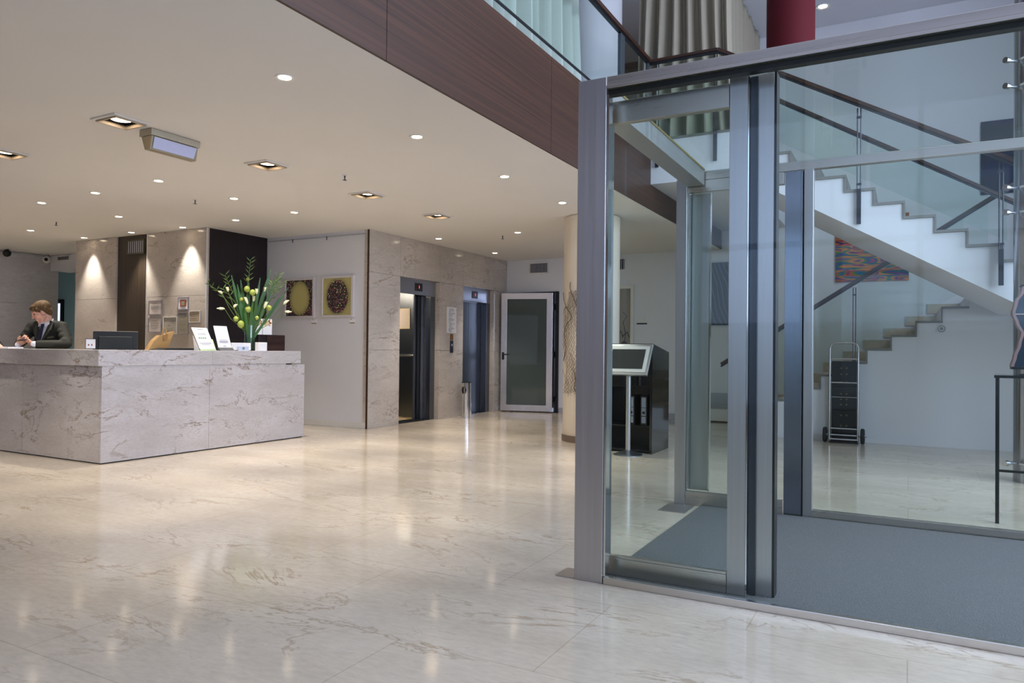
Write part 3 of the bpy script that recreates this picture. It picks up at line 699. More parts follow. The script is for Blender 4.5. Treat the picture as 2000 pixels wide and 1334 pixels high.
# ------------------------------------------------------------------ pictures on the walls
def dots(name, cx, cz, rx_, rz_, invert):
    m, n, l, b = newmat(name)
    g = n.new('ShaderNodeNewGeometry'); sp = n.new('ShaderNodeSeparateXYZ'); l.new(g.outputs['Position'], sp.inputs[0])
    def mth(op, a, bb=None, clamp=False):
        q = n.new('ShaderNodeMath'); q.operation = op; q.use_clamp = clamp
        for i, vv in enumerate((a, bb)):
            if vv is None: continue
            if isinstance(vv, (int, float)): q.inputs[i].default_value = vv
            else: l.new(vv, q.inputs[i])
        return q.outputs[0]
    dx = mth('DIVIDE', mth('SUBTRACT', sp.outputs['X'], cx), rx_); dz = mth('DIVIDE', mth('SUBTRACT', sp.outputs['Z'], cz), rz_)
    rad = mth('SQRT', mth('ADD', mth('MULTIPLY', dx, dx), mth('MULTIPLY', dz, dz)))
    cb = n.new('ShaderNodeCombineXYZ'); l.new(sp.outputs['X'], cb.inputs[0]); l.new(sp.outputs['Z'], cb.inputs[1])
    def vor(sc):
        q = n.new('ShaderNodeTexVoronoi'); q.inputs['Scale'].default_value = sc; q.voronoi_dimensions = '2D'; l.new(cb.outputs[0], q.inputs['Vector']); return q
    v1 = vor(34); v2 = vor(75)
    pal = n.new('ShaderNodeValToRGB'); pal.color_ramp.interpolation = 'CONSTANT'
    cs = ('#4a3a36', '#a8566a', '#4d5a58', '#c9c08a', '#8a4a50', '#6b706c', '#332624')
    pal.color_ramp.elements[0].color = srgb(cs[0]); pal.color_ramp.elements[1].position = .16; pal.color_ramp.elements[1].color = srgb(cs[1])
    for i, c in enumerate(cs[2:]):
        e = pal.color_ramp.elements.new(.32+.13*i); e.color = srgb(c)
    l.new(v1.outputs['Color'], pal.inputs[0])
    inside = mth('LESS_THAN', v1.outputs['Distance'], .33)
    mx = n.new('ShaderNodeMix'); mx.data_type = 'RGBA'; mx.inputs['A'].default_value = srgb('#2b2422'); l.new(pal.outputs[0], mx.inputs['B']); l.new(inside, mx.inputs['Factor'])
    # density of dark specks on the olive ground
    olive = srgb('#b5ad70')
    edge = mth('SUBTRACT', rad, 1.0) if not invert else mth('SUBTRACT', 1.0, rad)       # >0 : in olive ground
    sz = mth('SUBTRACT', .42, mth('MULTIPLY', edge, 1.15 if not invert else .95))
    speck = mth('LESS_THAN', v2.outputs['Distance'], sz)
    mo = n.new('ShaderNodeMix'); mo.data_type = 'RGBA'; mo.inputs['A'].default_value = olive; mo.inputs['B'].default_value = srgb('#3a2f26'); l.new(speck, mo.inputs['Factor'])
    dark = mth('LESS_THAN', edge, 0.0)
    fin = n.new('ShaderNodeMix'); fin.data_type = 'RGBA'; l.new(mo.outputs['Result'], fin.inputs['A']); l.new(mx.outputs['Result'], fin.inputs['B']); l.new(dark, fin.inputs['Factor'])
    l.new(fin.outputs['Result'], b.inputs['Base Color']); b.inputs['Roughness'].default_value = .5
    return m
def picture(name, label, cat, x0, x1, z0, z1, y, dep, fw, fmat, art, mount=None, mw=0.0, group=None):
    t = thing(name, label, cat, ((x0+x1)/2, y, z0), group)
    mb = MB().box(x0, x0+fw, y-dep, y-.001, z0, z1).box(x1-fw, x1, y-dep, y-.001, z0, z1).box(x0+fw, x1-fw, y-dep, y-.001, z0, z0+fw).box(x0+fw, x1-fw, y-dep, y-.001, z1-fw, z1)
    obj('frame', mb, fmat, t, bevel=.001)
    if mount: obj('mount', MB().box(x0+fw, x1-fw, y-dep*.5, y-dep*.4, z0+fw, z1-fw), mount, t)
    e = fw+mw
    obj('picture_sheet', MB().box(x0+e, x1-e, y-dep*.5-.003, y-dep*.5-.001, z0+e, z1-e), art, t)
    return t
WF = plain('white_frame', '#c9c4c4', .5)
picture('framed_picture', 'white framed print with an olive oval in a dark dotted ground, left of the pair', 'picture', -8.60, -7.965, 1.63, 2.252, PY-.002, .05, .035, WF, dots('dots_a', -8.283, 1.94, .205, .265, True), None)
picture('framed_picture', 'white framed print with a dark dotted disc on olive ground, right of the pair', 'picture', -7.835, -7.205, 1.635, 2.257, PY-.002, .05, .035, WF, dots('dots_b', -7.52, 1.946, .205, .245, False), None)
for x, lab in ((-8.0, 'small white label with gold strip below the left dotted picture'), (-7.245, 'small white label with gold strip below the right dotted picture')):
    t = thing('picture_label', lab, 'label', (x, PY-.004, 1.55))
    pl_ = obj('card', MB().box(x-.05, x+.05, PY-.008, PY-.003, 1.545, 1.612), M['paper'], t)
    obj('gold_strip', MB().box(x-.05, x+.05, PY-.010, PY-.0082, 1.545, 1.557).box(x-.03, x-.012, PY-.010, PY-.0082, 1.598, 1.61), plain('gold_card', '#8a6a2a', .5), t)
# hanging rail with clips
hr = thing('picture_rail', 'thin dark hanging rail high on the white picture wall', 'rail', (DX, PY-.01, 2.85))
obj('rail', MB().box(DX+.01, EX-.06, PY-.02, PY-.003, 2.853, 2.868), M['rubberwall'], hr)
for x in (-8.45, -7.75): obj('clip', MB().box(x-.006, x+.006, PY-.026, PY-.021, 2.81, 2.866), M['track'], hr)
# certificates on the reception wall
GF = plain('grey_frame', '#8d8a92', .4); SP = plain('sheet_pinkish', '#cdc4be', .7); SG = plain('sheet_grey', '#a9a49b', .6)
def cert(label, x0, x1, z0, z1, art, fm, lines, mount=None, mw=0, group='framed certificates on the reception wall'):
    t = picture('framed_certificate', label, 'certificate', x0, x1, z0, z1, RY, .02, .012, fm, art, mount, mw, group)
    mb = MB(); y = RY-.0165
    for cx, z, w, h in lines: mb.box((x0+x1)/2+cx-w/2, (x0+x1)/2+cx+w/2, y, y+.0012, z0+(z1-z0)*z-h/2, z0+(z1-z0)*z+h/2)
    if lines: obj('print', mb, M['ink'], t)
    return t
LN = [(0, .8, .12, .004), (0, .62, .2, .008), (0, .54, .18, .004), (0, .46, .2, .004), (0, .38, .15, .004), (0, .24, .12, .004)]
cert('upper left certificate of two stacked pinkish ones beside the dark recess', -10.285, -9.98, 1.655, 1.875, SP, GF, LN)
cert('lower left certificate of two stacked pinkish ones beside the dark recess', -10.29, -9.985, 1.385, 1.608, SP, GF, LN[:2]+LN[3:])
cert('pale blue grey certificate directly above the paper bag', -9.94, -9.62, 1.36, 1.62, SG, M['whitetrim'], [(0, .85, .14, .004), (.06, .72, .1, .006), (-.02, .5, .05, .012), (0, .3, .16, .004)])
rd = cert('square frame with a red and grey emblem at top of the certificate group', -9.605, -9.375, 1.722, 1.912, plain('red_emblem', '#a83c28', .6), GF, [], M['paper'], .035)
obj('emblem_centre', MB().box(-9.53, -9.45, RY-.0175, RY-.0145, 1.782, 1.85), plain('emblem_grey', '#8c8b78', .6), rd)
cert('tall narrow framed document below the red square frame', -9.605, -9.37, 1.36, 1.685, plain('sheet_olive', '#9a9484', .6), GF, [(0, .92, .16, .006), (0, .84, .1, .03), (0, .6, .17, .003), (0, .42, .16, .003), (0, .2, .1, .006)])
cert('small pale frame with blue right edge, rightmost certificate', -9.355, -9.11, 1.528, 1.702, plain('sheet_tan', '#b5a68e', .6), M['whitetrim'], [(-.02, .85, .06, .005), (-.02, .7, .14, .003), (-.02, .5, .12, .003), (-.02, .3, .14, .003)])
# grille in the recess, vents
def vent(label, x0, x1, z0, z1, y, n_, vertical=True, fm=None, cat='vent'):
    t = thing('air_vent', label, cat, ((x0+x1)/2, y, z0)); fw = .022; fm = fm or M['whitetrim']
    mb = MB().box(x0, x0+fw, y-.02, y-.001, z0, z1).box(x1-fw, x1, y-.02, y-.001, z0, z1).box(x0+fw, x1-fw, y-.02, y-.001, z0, z0+fw).box(x0+fw, x1-fw, y-.02, y-.001, z1-fw, z1)
    obj('frame', mb, fm, t)
    obj('backing', MB().box(x0+fw, x1-fw, y-.004, y-.002, z0+fw, z1-fw), plain('vent_dark', '#3a3b44', .8), t)
    for k in range(n_):
        if vertical:
            x = x0+fw+(x1-x0-2*fw)*(k+.5)/n_; mb = MB().box(x-.005, x+.005, y-.016, y-.005, z0+fw, z1-fw)
        else:
            z = z0+fw+(z1-z0-2*fw)*(k+.5)/n_; mb = MB().box(x0+fw, x1-fw, y-.016, y-.005, z-.004, z+.004)
        obj('slat', mb, M['rubberwall'], t)
    return t
vent('white framed air vent above the ajar steel framed door', -6.44, -6.02, 2.64, 2.86, BY-.0, 12)
vent('air vent on the back wall just right of the round column', -4.95, -4.48, 2.63, 2.86, BY, 10)
vent('air vent on the bulkhead at the far left of the lobby', -14.46, -14.04, 2.79, 3.0-.1, 8.22, 8)
vent('dark olive framed ventilation grille high in the dark recess', -10.90, -10.46, 2.615, 2.845, RY+.03, 8, True, plain('olive_frame', '#4a4a36', .5))
# security cameras and conduit at far left
for (y, z, lab) in ((8.02, 2.80, 'small white dome camera on the bulkhead corner at far left'), (7.32, 2.84, 'dark camera under the ceiling at the left edge of the photo')):
    t = thing('security_camera', lab, 'camera', (LWX+.02, y, z))
    mb = MB(); mb.tube([(LWX+.01, y+.12, z-.03), (LWX+.2, y+.05, z-.02)], .012, 8); obj('arm', mb, M['whitetrim'], t, True)
    mb = MB(); mb.ball((LWX+.27, y-.02, z), .07, .07, .07, 2); obj('housing', mb, M['whitetrim'] if y > 8 else M['black'], t, True)
    mb = MB(); mb.ball((LWX+.31, y-.055, z), .035, .035, .035, 2); obj('lens', mb, M['black'], t, True)
    mb = MB(); mb.tube([(LWX+.27, y, z+.06), (LWX+.2, y+.05, z+.1), (LWX+.22, y+.02, CZ-.01)], .006, 6); obj('cable', mb, M['black'], t, True)
cd = obj('conduit', MB().tube([(LWX+.02, 5.5, CZ-.02), (LWX+.02, 8.2, CZ-.02)], .018, 8), M['rubberwall'], None, True)
tag(cd, 'thin grey conduit along the top of the far left marble wall', 'pipe')

# ------------------------------------------------------------------ elevators
RP = EX-.086
def elevator(name, label, y0, y1, open_):
    t = thing(name, label, 'elevator', (RP, (y0+y1)/2, 0))
    je = y1-.002
    obj('lintel_panel', MB().box(RP-.02, RP, y0, je, 2.055, 2.298), steel('lintel_steel', '#aeb2bd', .3, amp=.03), t)
    ic = (y0+y1)/2 - .02 if not open_ else y0+.60
    dp = obj('floor_indicator', MB().box(RP, RP+.008, ic-.10, ic+.10, 2.115, 2.245), M['darksteel'], t, bevel=.002)
    obj('display', MB().box(RP+.008, RP+.010, ic-.025, ic+.035, 2.145, 2.215), M['black'], dp)
    obj('red_digit', MB().box(RP+.010, RP+.011, ic+.006, ic+.012, 2.158, 2.204).box(RP+.010, RP+.011, ic-.002, ic+.006, 2.196, 2.202), emis('red_digit', '#ff2a1a', 3), dp)
    for yy in (y1-.135, y0):
        obj('door_jamb', MB().box(RP-.10, RP-.0, yy, yy+(.13 if yy > y0 else .02), 0, 2.053), M['steelblue'], t)
    obj('sill', MB().box(RP-.28, RP+.02, y0+.02, y1-.14, .0, .008), M['darksteel'], t)
    if not open_:
        ym = y0+(y1-.135-y0)*.53
        for a, b in ((y0+.022, ym-.002), (ym+.002, y1-.137)):
            obj('door_leaf', MB().box(RP-.15, RP-.115, a, b, .01, 2.05), M['steelblue'], t, bevel=.002)
        obj('door_gap_strip', MB().box(RP-.16, RP-.151, y0, y1-.14, .01, 2.05), plain('warm_strip', '#b99f74', .5), t)
        obj('upper_closer', MB().box(RP-.11, RP-.021, y0, je, 2.056, 2.29), M['darksteel'], t)
        return t
    # stacked leaves at the right, cabin behind
    for k, (a, b, dx) in enumerate(((y1-.20, y1-.137, .13), (y1-.27, y1-.205, .16), (y1-.33, y1-.275, .19))):
        obj('door_leaf', MB().box(RP-dx-.02, RP-dx, a, b, .01, 2.05), [plain('leaf_edge_a', '#8d919c', .35, metal=.8, noise=0), plain('leaf_edge_b', '#202126', .4, noise=0), plain('leaf_edge_c', '#6f737d', .35, metal=.8, noise=0)][k], t)
    cab = obj('cabin', MB().box(RP-1.75, RP-1.72, y0-.25, y1+.12, 0, 2.2).box(RP-1.72, RP-.26, y0-.27, y0-.25, 0, 2.2).box(RP-1.72, RP-.26, y1+.0, y1+.02, 0, 2.2)
              .box(RP-1.72, RP-.26, y0-.25, y1, 2.2, 2.22), steel('cabin_steel', '#828a96', .32, amp=.03), t)
    obj('cabin_floor', MB().box(RP-1.72, RP-.24, y0-.25, y1, -.0, .006), plain('cabin_floor', '#cbb48c', .3), t)
    obj('cabin_front', MB().box(RP-.26, RP-.24, y1-.26, y1+.0, 0, 2.2), steel('cabin_front', '#6b7480', .3), t)
    mb = MB(); mb.tube([(RP-1.6, y1-.05, 1.06), (RP-.35, y1-.05, 1.06)], .016, 10); obj('handrail', mb, M['chrome'], t, True)
    nt = obj('notice_frame', MB().box(-7.84, -7.53, y1-.012, y1-.001, 1.52, 1.87), plain('cream_frame', '#d9cba8', .5), t)
    obj('notice_sheet', MB().box(-7.82, -7.55, y1-.014, y1-.0125, 1.54, 1.85), SP, nt)
    obj('cabin_light', MB().box(RP-1.3, RP-.7, y0+.15, y1-.45, 2.19, 2.198), emis('cabin_glow', '#ffe6c4', 14), t)
    return t
elevator('elevator', 'open elevator with dark steel cabin in the marble wall, nearer the picture wall', 9.13, 10.213, True)
elevator('elevator', 'closed two-leaf steel elevator beside the chrome ashtray bin', 10.96, 12.048, False)
nt = thing('wall_notice', 'white printed notice sheet on the marble between the two elevators', 'notice', (EX, 10.58, 1.46))
obj('sheet', MB().box(EX+.001, EX+.008, 10.44, 10.725, 1.455, 1.90), M['paper'], nt)
mb = MB(); rnd = random.Random(5)
for k in range(24):
    z = 1.87-.017*k; w = rnd.uniform(.06, .2); mb.box(EX+.008, EX+.009, 10.48+rnd.uniform(0, .03), 10.48+w, z-.003, z+.003)
obj('print', mb, M['ink'], nt)
cp = thing('call_panel', 'steel elevator call panel with brass plate below the notice', 'call panel', (EX, 10.6, 1.1))
obj('brass_plate', MB().box(EX+.001, EX+.005, 10.545, 10.64, 1.335, 1.44), plain('brass_plate', '#8a6231', .4, metal=.5), cp)
obj('steel_plate', MB().box(EX+.001, EX+.008, 10.545, 10.64, 1.115, 1.325), M['darksteel'], cp)
for z in (1.17, 1.25):
    obj('button', MB().box(EX+.008, EX+.014, 10.575, 10.61, z-.017, z+.017), M['black'] if z < 1.2 else M['chrome'], cp)

# ashtray bin
bn = thing('ashtray_bin', 'tall chrome cylindrical ashtray bin with round opening between the elevators', 'bin', (-6.72, 10.76, 0))
bc = (-6.72, 10.76)
obj('body', MB().lathe([(0, 0), (.088, 0), (.088, .52), (.088, .60), (.078, .60), (.078, .565), (0, .565)], bc, 40), M['chrome'], bn, True)
ang = math.atan2(-bc[1], -bc[0]) - .55
op = Vector((bc[0]+.083*math.cos(ang), bc[1]+.083*math.sin(ang), .475)); nn = Vector((math.cos(ang), math.sin(ang), 0)); tt = Vector((-nn.y, nn.x, 0))
mb = MB(); P = [op+nn*.006*0+tt*.05*math.cos(2*PI*k/20)+Vector((0, 0, .06*math.sin(2*PI*k/20))) for k in range(20)]
P = [Vector((bc[0], bc[1], p.z))+(Vector((p.x-bc[0], p.y-bc[1], 0)).normalized()*.0885) for p in P]
mb.prism(P, nn*.003); obj('opening', mb, M['black'], bn)
obj('top_ring', MB().lathe([(.070, .601), (.089, .601), (.089, .612), (.070, .612)], bc, 32), M['darksteel'], bn, True)

# ajar steel framed glass door (hinged at right, swung towards the lobby)
ha = Vector((-5.90, 12.50, 0)); fa = Vector((-6.87, 12.25, 0)); dd = (fa-ha).normalized(); nv = Vector((-dd.y, dd.x, 0));
if nv.y > 0: nv = -nv
aj = thing('glass_door', 'ajar dark glass door with wide brushed steel frame at the end of the elevator wall', 'door', tuple(ha))
W_ = (fa-ha).length; fwid = .115
def dpt(s, z, o=0): return ha + dd*s + Vector((0, 0, z)) + nv*o
for nm, quad in (('frame_left', [(W_, .02), (W_, 2.26), (W_-fwid, 2.26-fwid), (W_-fwid, .02+fwid)]), ('frame_top', [(W_, 2.26), (0, 2.26), (fwid, 2.26-fwid), (W_-fwid, 2.26-fwid)]),
                 ('frame_right', [(0, 2.26), (0, .02), (fwid, .02+fwid), (fwid, 2.26-fwid)]), ('frame_bottom', [(0, .02), (W_, .02), (W_-fwid, .02+fwid), (fwid, .02+fwid)])):
    mb = MB(); mb.prism([dpt(s*.999+.0005, z) for s, z in quad], nv*.045); obj(nm, mb, steel(nm+'_steel', '#e6e8f2', .25, (3, 3, 3) if 'top' in nm or 'bottom' in nm else (30, 30, .6), .05), aj, bevel=.0015)
m, n, l, b = newmat('dark_tinted_glass'); b.inputs['Base Color'].default_value = srgb('#4c5552'); b.inputs['Roughness'].default_value = .02; b.inputs['IOR'].default_value = 1.45
M['tint'] = m
mb = MB(); mb.prism([dpt(fwid, .02+fwid, .018), dpt(W_-fwid, .02+fwid, .018), dpt(W_-fwid, 2.26-fwid, .018), dpt(fwid, 2.26-fwid, .018)], nv*.012); obj('glass_panel', mb, M['tint'], aj)
hb = dpt(W_-.045, 1.06, .046)
mb = MB(); mb.obox(hb, .022, .006, .07, dd, nv); hd = obj('handle_plate', mb, M['black'], aj, bevel=.002)
mb = MB(); mb.tube([hb+Vector((0, 0, .03)), hb+nv*.05+Vector((0, 0, .03)), hb+nv*.05+Vector((0, 0, .03))-dd*.12], .011, 8); obj('lever', mb, M['black'], hd, True)
mb = MB(); 
for z in (.25, 1.1, 2.0): mb.tube([dpt(-.012, z-.06, .02), dpt(-.012, z+.06, .02)], .012, 8)
obj('hinges', mb, M['black'], aj)
struct('door_2', MB().box(-5.885, -5.80, BY-.03, BY, 0, 2.29).box(-6.9, -5.885, BY-.03, BY, 2.27, 2.29), M['black'])
# ------------------------------------------------------------------ ceiling lights
WARM = (1.0, .92, .82)
def spotlight(parent, loc, power, size=1.15, blend=.75, r=.03, col=WARM):
    l = bpy.data.lights.new('bulb_light', 'SPOT'); l.energy = power; l.color = col; l.spot_size = size; l.spot_blend = blend; l.shadow_soft_size = r
    o = bpy.data.objects.new('bulb_light', l); C.objects.link(o); o.parent = parent; o.location = loc; return o
PW = 105
dl = thing('round_downlight', 'x', 'ceiling light', (0, 0, 0), 'small round downlights in the lobby ceiling')
obj('trim_ring', MB().lathe([(.042, -.002), (.062, -.006), (.064, -.0005), (.042, -.0005)], (0, 0), 32), M['whitetrim'], dl, True)
obj('lens', MB().lathe([(0, -.003), (.041, -.003), (.041, -.0012), (0, -.0012)], (0, 0), 28), M['lamp'], dl)
spotlight(dl, (0, 0, -.02), PW)
RND = [(-3.55, 3.43, 'in the row beside the wood fascia, nearest the camera'), (-3.56, 4.89, 'in the row beside the wood fascia, second from the camera'), (-3.58, 6.41, 'in the row beside the wood fascia, third from the camera'), (-3.60, 7.85, 'beside the wood fascia just before the round column'),
       (-6.96, 4.98, 'above the front end of the reception counter'), (-6.97, 5.97, 'above the middle of the reception counter'), (-6.97, 6.93, 'above the far end of the reception counter'),
       (-8.17, 5.05, 'in front of the receptionist desk, middle of the front row'), (-9.35, 5.11, 'above the receptionist, left in the front row'), (-9.37, 6.12, 'halfway between the receptionist and the reception wall'),
       (-11.75, 6.27, 'far left in the lobby ceiling over the office corner'), (-11.73, 7.08, 'against the left marble panel of the reception wall'), (-10.49, 7.06, 'in front of the dark recess grille'), (-9.34, 7.085, 'casting the bright cone above the certificates'),
       (-8.13, 7.0, 'above the flower bouquet beside the dark wood return'), (-6.52, 9.56, 'in front of the open elevator'), (-6.55, 11.40, 'in front of the closed elevator'), (-5.10, 9.55, 'alone between the elevators and the round column')]
RND += [(-11.75, 5.1, 'left of the frame over the office corner'), (-13.6, 6.3, 'left of the frame beside the far marble wall'), (-13.6, 5.1, 'left of the frame by the wall, nearer the street'), (-9.4, 3.9, 'left of the frame in front of the counter'), (-11.8, 3.9, 'left of the frame, farthest along the counter'), (-15.4, 8.95, 'added out of view to brighten the teal passage at the far left')]  # unseen downlights continuing the grid; the passage one is added to brighten it
for i, (x, y, w) in enumerate(RND):
    lab = 'small round glowing downlight ' + w
    o = dl if i == 0 else dup(dl, (x, y, CZ))
    o.location = (x, y, CZ); o['label'] = lab
# recessed square gimbal lights
gl = thing('square_spotlight', 'x', 'ceiling light', (0, 0, 0), 'square recessed spotlights in the lobby ceiling')
def sqring(mb, a, b, z0, z1):
    return mb.box(-a, a, -a, -b, z0, z1).box(-a, a, b, a, z0, z1).box(-a, -b, -b, b, z0, z1).box(b, a, -b, b, z0, z1)
obj('outer_frame', sqring(MB(), .152, .127, -.012, -.0005), M['whitetrim'], gl, bevel=.002)
obj('inner_frame', sqring(MB(), .126, .112, -.022, .01), plain('gimbal_trim', '#a89a88', .7), gl, bevel=.001)
obj('recess_box', MB().box(-.112, .112, -.112, .112, .125, .13).box(-.117, -.112, -.117, .117, .0, .13).box(.112, .117, -.117, .117, .0, .13).box(-.112, .112, -.117, -.112, .0, .13).box(-.112, .112, .112, .117, .0, .13), M['black'], gl)
rf = obj('reflector', MB().lathe([(.022, .075), (.055, .03), (.075, .012), (.080, .012), (.060, .045), (.03, .09), (.022, .09)], (0, 0), 32), plain('lit_reflector', '#d8b48a', .25, metal=.6), gl, True)
obj('bulb', MB().lathe([(0, .03), (.028, .032), (.03, .05), (0, .07)], (0, 0), 20), M['lamp'], rf, True)
obj('glow_ring', MB().lathe([(.050, .0105), (.074, .0105), (.074, .0115), (.050, .0115)], (0, 0), 32), M['lamp'], rf)
spotlight(gl, (0, 0, -.035), PW*1.5, .95, .8)
for i, (x, y) in enumerate(GIMB):
    lab = 'square recessed spotlight ' + ['beside the hanging sign box', 'cut by the left edge of the photo', 'second from the camera in its row, lit', 'third from the camera in its row', 'farthest from the camera in its row'][i]
    o = gl if i == 0 else dup(gl, (0, 0, 0)); o.location = (x, y, CZ); o['label'] = lab
# emergency sign box
eb = thing('emergency_light_box', 'metal box light with pale blue blank face hanging under the ceiling', 'light box', (-5.39, 3.96, CZ))
obj('housing', MB().box(-5.47, -5.315, 3.735, 4.19, 2.862, CZ-.0005), steel('box_metal', '#b9b4a4', .45), eb, bevel=.003)
mb = MB(); mb.prism([(-5.455, 3.745, 2.86), (-5.325, 3.745, 2.86), (-5.36, 3.755, 2.757), (-5.425, 3.755, 2.757)], (0, .43, 0)); obj('lower_body', mb, steel('box_metal_lower', '#a79d86', .4), eb)
mb = MB(); mb.prism([(-5.322, 3.765, 2.852), (-5.322, 4.160, 2.852), (-5.354, 4.155, 2.768), (-5.354, 3.772, 2.768)], (.004, 0, .0012)); obj('face_panel', mb, plain('pale_blue_panel', '#c3c8ea', .4), eb)
# sprinklers
sp = thing('sprinkler', 'x', 'sprinkler', (0, 0, 0), 'fire sprinklers under the lobby ceiling')
obj('escutcheon', MB().lathe([(0, 0), (.028, 0), (.022, -.008), (0, -.008)], (0, 0), 20), M['whitetrim'], sp, True)
obj('head', MB().lathe([(.006, -.009), (.009, -.02), (.006, -.03), (.006, -.05), (.02, -.052), (.02, -.056), (0, -.056)], (0, 0), 16), M['darksteel'], sp, True)
for i, (x, y, w) in enumerate(((-4.99, 5.64, 'between the square spotlights and the fascia'), (-7.43, 5.80, 'above the reception counter'), (-10.57, 5.98, 'at the far left above the office'), (-5.44, 9.70, 'near the closed elevator and the column'))):
    o = sp if i == 0 else dup(sp, (0, 0, 0)); o.location = (x, y, CZ-.0005); o['label'] = 'small dark ceiling sprinkler ' + w
# upper ceiling downlights
ul = thing('round_downlight', 'round glowing downlight in the upper ceiling beside the burgundy pendant', 'ceiling light', (-1.15, 11.8, UZ), 'upper floor downlights')
obj('trim_ring', MB().lathe([(.06, -.002), (.095, -.012), (.1, -.0005), (.06, -.0005)], (-1.15, 11.8), 32, z0=UZ), M['whitetrim'], ul, True)
obj('lens', MB().lathe([(0, -.004), (.06, -.004), (.06, -.0012), (0, -.0012)], (-1.15, 11.8), 28, z0=UZ), M['lamp'], ul)
spotlight(ul, (0, 0, -.03), 40)
for (x, y, w) in ((-4.83, 9.85, 'in the upper ceiling above the grey green gallery curtains'), (-2.6, 11.2, 'in the upper ceiling behind the beige curtain edge'), (-.2, 6.5, 'in the upper ceiling over the vestibule, seen reflected'), (.6, 4.6, 'in the upper ceiling over the vestibule front'), (-.2, 8.2, 'in the upper ceiling over the upper stair flight')):
    dup(ul, (x, y, UZ), 'round glowing downlight '+w)

# ------------------------------------------------------------------ gallery balustrade and curtains
gb = thing('gallery_balustrade', 'glass balustrade with dark wooden handrail along the gallery edge and stair landing', 'balustrade', (BX, 6, FZ))
RZ = 4.705; gx = BX-.012
mb = MB(); mb.beam((gx, -3.4, RZ), (gx, 8.60, RZ), .075, .045); obj('wood_handrail', mb, M['railwood'], gb, bevel=.004)
mb = MB(); mb.beam((gx, -3.4, RZ-.03), (gx, 8.58, RZ-.03), .035, .022); obj('rail_channel', mb, M['track'], gb)
mb = MB(); mb.beam((gx-.03, 8.60, RZ), (-1.97, 8.60, RZ), .06, .035); obj('wood_handrail', mb, M['railwood'], gb, bevel=.004)
mb = MB(); mb.beam((gx, 8.60, RZ-.03), (-1.97, 8.60, RZ-.03), .035, .022); obj('rail_channel', mb, M['track'], gb)
ys = [-3.4, -1.0, 1.3, 3.55, 5.74, 7.60, 8.56]
for a, b in zip(ys[:-1], ys[1:]): obj('glass_panel', MB().box(gx-.006, gx+.006, a+.01, b-.01, FZ+.10, RZ-.045), M['glass2'], gb)
mb = MB().box(gx-.009, gx+.009, -3.4, 8.56, FZ+.083, FZ+.0995); obj('glass_edge_strip', mb, M['black'], gb)
obj('glass_panel', MB().box(gx+.05, -2.03, 8.594, 8.606, FZ-.02, RZ-.045), M['glass2'], gb)
def post(x, y, zp0, zp1, zt, ax='y', parent=gb):
    p = obj('post', MB().box(x-.022, x+.022, y-.010, y+.010, zp0, zp1) if ax == 'y' else MB().box(x-.010, x+.010, y-.022, y+.022, zp0, zp1), M['track'], parent, bevel=.002)
    mb = MB()
    for s in (-.016, .016):
        q = (x+s, y) if ax == 'y' else (x, y+s)
        mb.tube([(q[0], q[1], zp1-.02), (q[0], q[1], zt)], .007, 8)
    obj('rods', mb, M['darksteel'], p, True)
    mb = MB()
    for z in (zp1+.05, zt-.1): mb.box(x-.025, x+.025, y-.016, y+.016, z-.01, z+.01)
    obj('clamps', mb, M['darksteel'], p)
# flat twin bars near the corner
obj('corner_post', MB().box(gx-.02, gx+.02, 7.56, 7.68, FZ, RZ-.045), plain('blue_grey_post', '#5d666e', .35, metal=.6), gb, bevel=.003)
obj('corner_post', MB().box(gx-.015, gx+.02, 8.50, 8.565, FZ, RZ-.045), plain('blue_grey_post2', '#5d666e', .35, metal=.6), gb, bevel=.003)
for x in (-2.70, -2.00): post(x, 8.625, 3.41, 3.73, RZ-.04)

def curtain(name, label, a, b, z0, z1, waves, amp, mat, seed=0, flare=0.0, group=None):
    rn = random.Random(seed); a = Vector((a[0], a[1], 0)); b = Vector((b[0], b[1], 0)); d = b-a; L = d.length; d.normalize(); nn_ = Vector((-d.y, d.x, 0))
    NX, NZ = waves*10, 26; mb = MB(); G_ = []
    ph = [rn.uniform(-.5, .5) for _ in range(waves+2)]; am = [rn.uniform(.55, 1.25) for _ in range(waves+2)]
    for j in range(NZ+1):
        t = j/NZ; z = z0+(z1-z0)*t; row = []
        for i in range(NX+1):
            s = i/NX; w = s*waves; k = int(min(w, waves-1)); fr = w-k
            A = amp*(am[k]*(1-fr)+am[k+1]*fr)*(1.15-.5*t); off = A*math.sin(2*PI*w + ph[k]*(1-fr)+ph[k+1]*fr + .5*math.sin(3*t+k)*.6)
            drift = .03*math.sin(2.2*t+w*.9+seed)*(1-t) + flare*(1-t)**2*(s-.3)
            p = a + d*(s*L+drift) + nn_*off
            row.append(mb.b.verts.new((p.x, p.y, z+.01*math.sin(w*3+seed)*(1-t))))
        G_.append(row)
    for j in range(NZ):
        for i in range(NX): mb.b.faces.new([G_[j][i], G_[j][i+1], G_[j+1][i+1], G_[j+1][i]])
    o = linkmesh(name, mb.b, mat, True, 0, None, False); s_ = o.modifiers.new('thick', 'SOLIDIFY'); s_.thickness = .004
    tag(o, label, 'curtain', group); return o
cb = plain('beige_curtain', '#a39b89', .8, noise=.08, nscale=60); cg = plain('grey_green_curtain', '#a9aea6', .8, noise=.06, nscale=50)
curtain('curtain', 'heavy beige grey curtain gathered behind the upper handrail at the head of the stairs', (-3.1, 9.15), (-1.93, 9.15), FZ+.06, UZ-.04, 7, .10, cb, 3, .12)
curtain('curtain', 'long pale curtain running back along the gallery right of the beige curtain', (-2.2, 9.9), (-2.2, 12.45), FZ+.02, UZ-.02, 13, .08, cb, 5)
